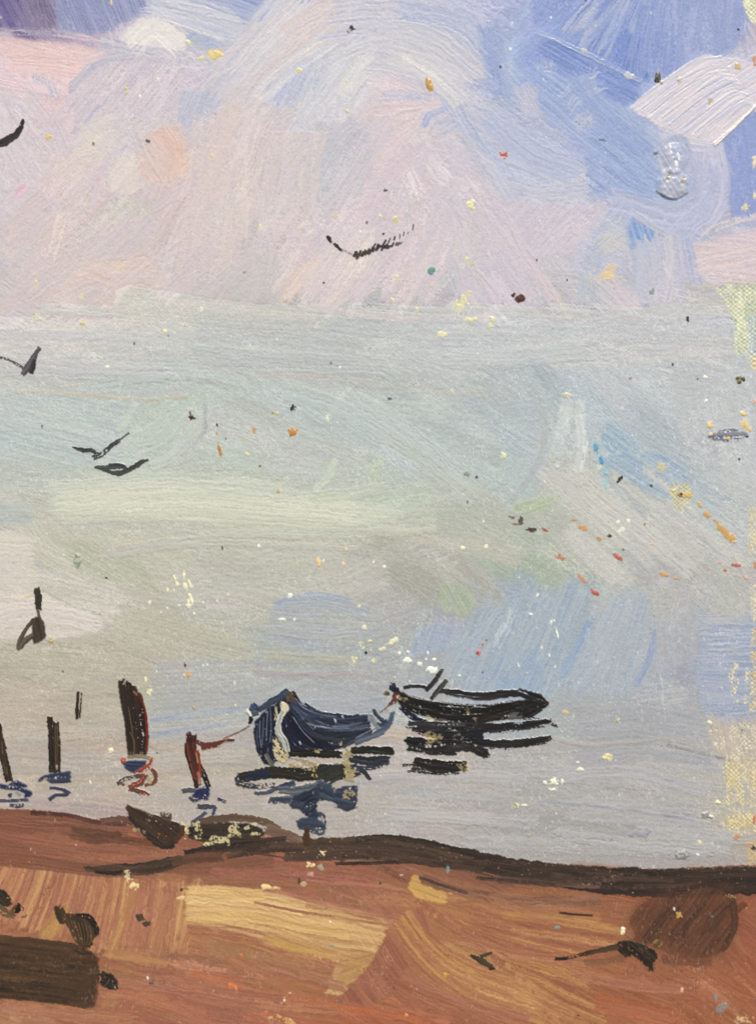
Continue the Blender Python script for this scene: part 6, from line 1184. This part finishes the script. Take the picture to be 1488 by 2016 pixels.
VX = ((GX-W0/2)*PX).astype(np.float32); VY = ((H0/2-GY)*PX).astype(np.float32); VZ = (Z0+HGT*PX).astype(np.float32)
OBJ = {}
FO = OWN[:-1, :-1].copy()
def relief(key, name, parent):
    oid = OID[key]
    jj, ii = np.nonzero(FO == oid)
    if len(jj) == 0: return None
    a = jj*NX+ii
    quads = np.stack([a, a+NX, a+NX+1, a+1], 1).ravel()
    uq, inv = np.unique(quads, return_inverse=True)
    me = bpy.data.meshes.new(name)
    nv = len(uq); nf = len(jj)
    me.vertices.add(nv); me.loops.add(nf*4); me.polygons.add(nf)
    co = np.stack([VX.ravel()[uq], VY.ravel()[uq], VZ.ravel()[uq]], 1).astype(np.float32)
    me.vertices.foreach_set('co', co.ravel())
    me.loops.foreach_set('vertex_index', inv.astype(np.int32).ravel())
    me.polygons.foreach_set('loop_start', np.arange(0, nf*4, 4, dtype=np.int32))
    me.polygons.foreach_set('use_smooth', np.ones(nf, bool))
    me.update(calc_edges=True)
    ca = me.color_attributes.new('pigment', 'FLOAT_COLOR', 'POINT')
    rgba = np.ones((nv, 4), np.float32); rgba[:, :3] = LIN.reshape(-1, 3)[uq]
    ca.data.foreach_set('color', rgba.ravel())
    me.materials.append(paint)
    o = bpy.data.objects.new(name, me); col.objects.link(o); o.parent = parent
    return o
for key, name, par, label in OWNERS:
    p = OBJ.get(par) if par else root
    o = relief(key, name, p or root)
    if o is None: continue
    if label: o['label'] = label
    OBJ[key] = o
# the board the linen is glued to
import bmesh
def slab(name, x0, x1, y0, y1, z0, z1, mat, parent=None, bev=0.0006):
    bm = bmesh.new()
    bmesh.ops.create_cube(bm, size=1.0)
    for v in bm.verts:
        v.co.x = x0 if v.co.x < 0 else x1; v.co.y = y0 if v.co.y < 0 else y1; v.co.z = z0 if v.co.z < 0 else z1
    if bev: bmesh.ops.bevel(bm, geom=bm.edges[:], offset=bev, segments=2, affect='EDGES')
    me = bpy.data.meshes.new(name); bm.to_mesh(me); bm.free(); me.materials.append(mat)
    o = bpy.data.objects.new(name, me); col.objects.link(o)
    if parent: o.parent = parent
    return o
ex = (W0/2+PAD)*PX; ey = (H0/2+PAD)*PX
slab('canvas_board', -ex-0.001, ex+0.001, -ey-0.001, ey+0.001, 0.0, Z0-0.00005, linen, root)
t = slab('tabletop', -0.6, 0.6, -0.5, 0.5, -0.03, 0.0, wood, None, 0.003)
t['kind'] = 'structure'

# ------------------------------------------------------------------ light, camera
w = bpy.data.worlds.new('World'); sc.world = w; w.use_nodes = True
w.node_tree.nodes['Background'].inputs[0].default_value = (1.0, 1.0, 1.0, 1)
w.node_tree.nodes['Background'].inputs[1].default_value = AMB
def lamp(name, loc, sx, sy, power, colr=(1, 1, 1)):
    li = bpy.data.lights.new(name, 'AREA'); li.shape = 'RECTANGLE'; li.size = sx; li.size_y = sy; li.energy = power; li.color = colr
    o = bpy.data.objects.new(name, li); col.objects.link(o); o.location = loc
    from mathutils import Vector
    o.rotation_euler = (Vector((0, 0, 0))-Vector(loc)).to_track_quat('-Z', 'Y').to_euler()
    return o
lamp('window_light', (0.6, 3.4, 2.5), 1.2, 0.8, PWR, (1.0, 0.995, 0.975))
cam = bpy.data.cameras.new('camera'); co = bpy.data.objects.new('camera', cam); col.objects.link(co)
cam.lens = 50; cam.sensor_width = 36; cam.clip_start = 0.01; cam.clip_end = 20
co.location = (0, 0, Z0 + H0*PX*50/36)
sc.camera = co
sc.view_settings.view_transform = 'Standard'; sc.view_settings.look = 'None'; sc.view_settings.exposure = 0; sc.view_settings.gamma = 1; sc.view_settings.use_curve_mapping = False
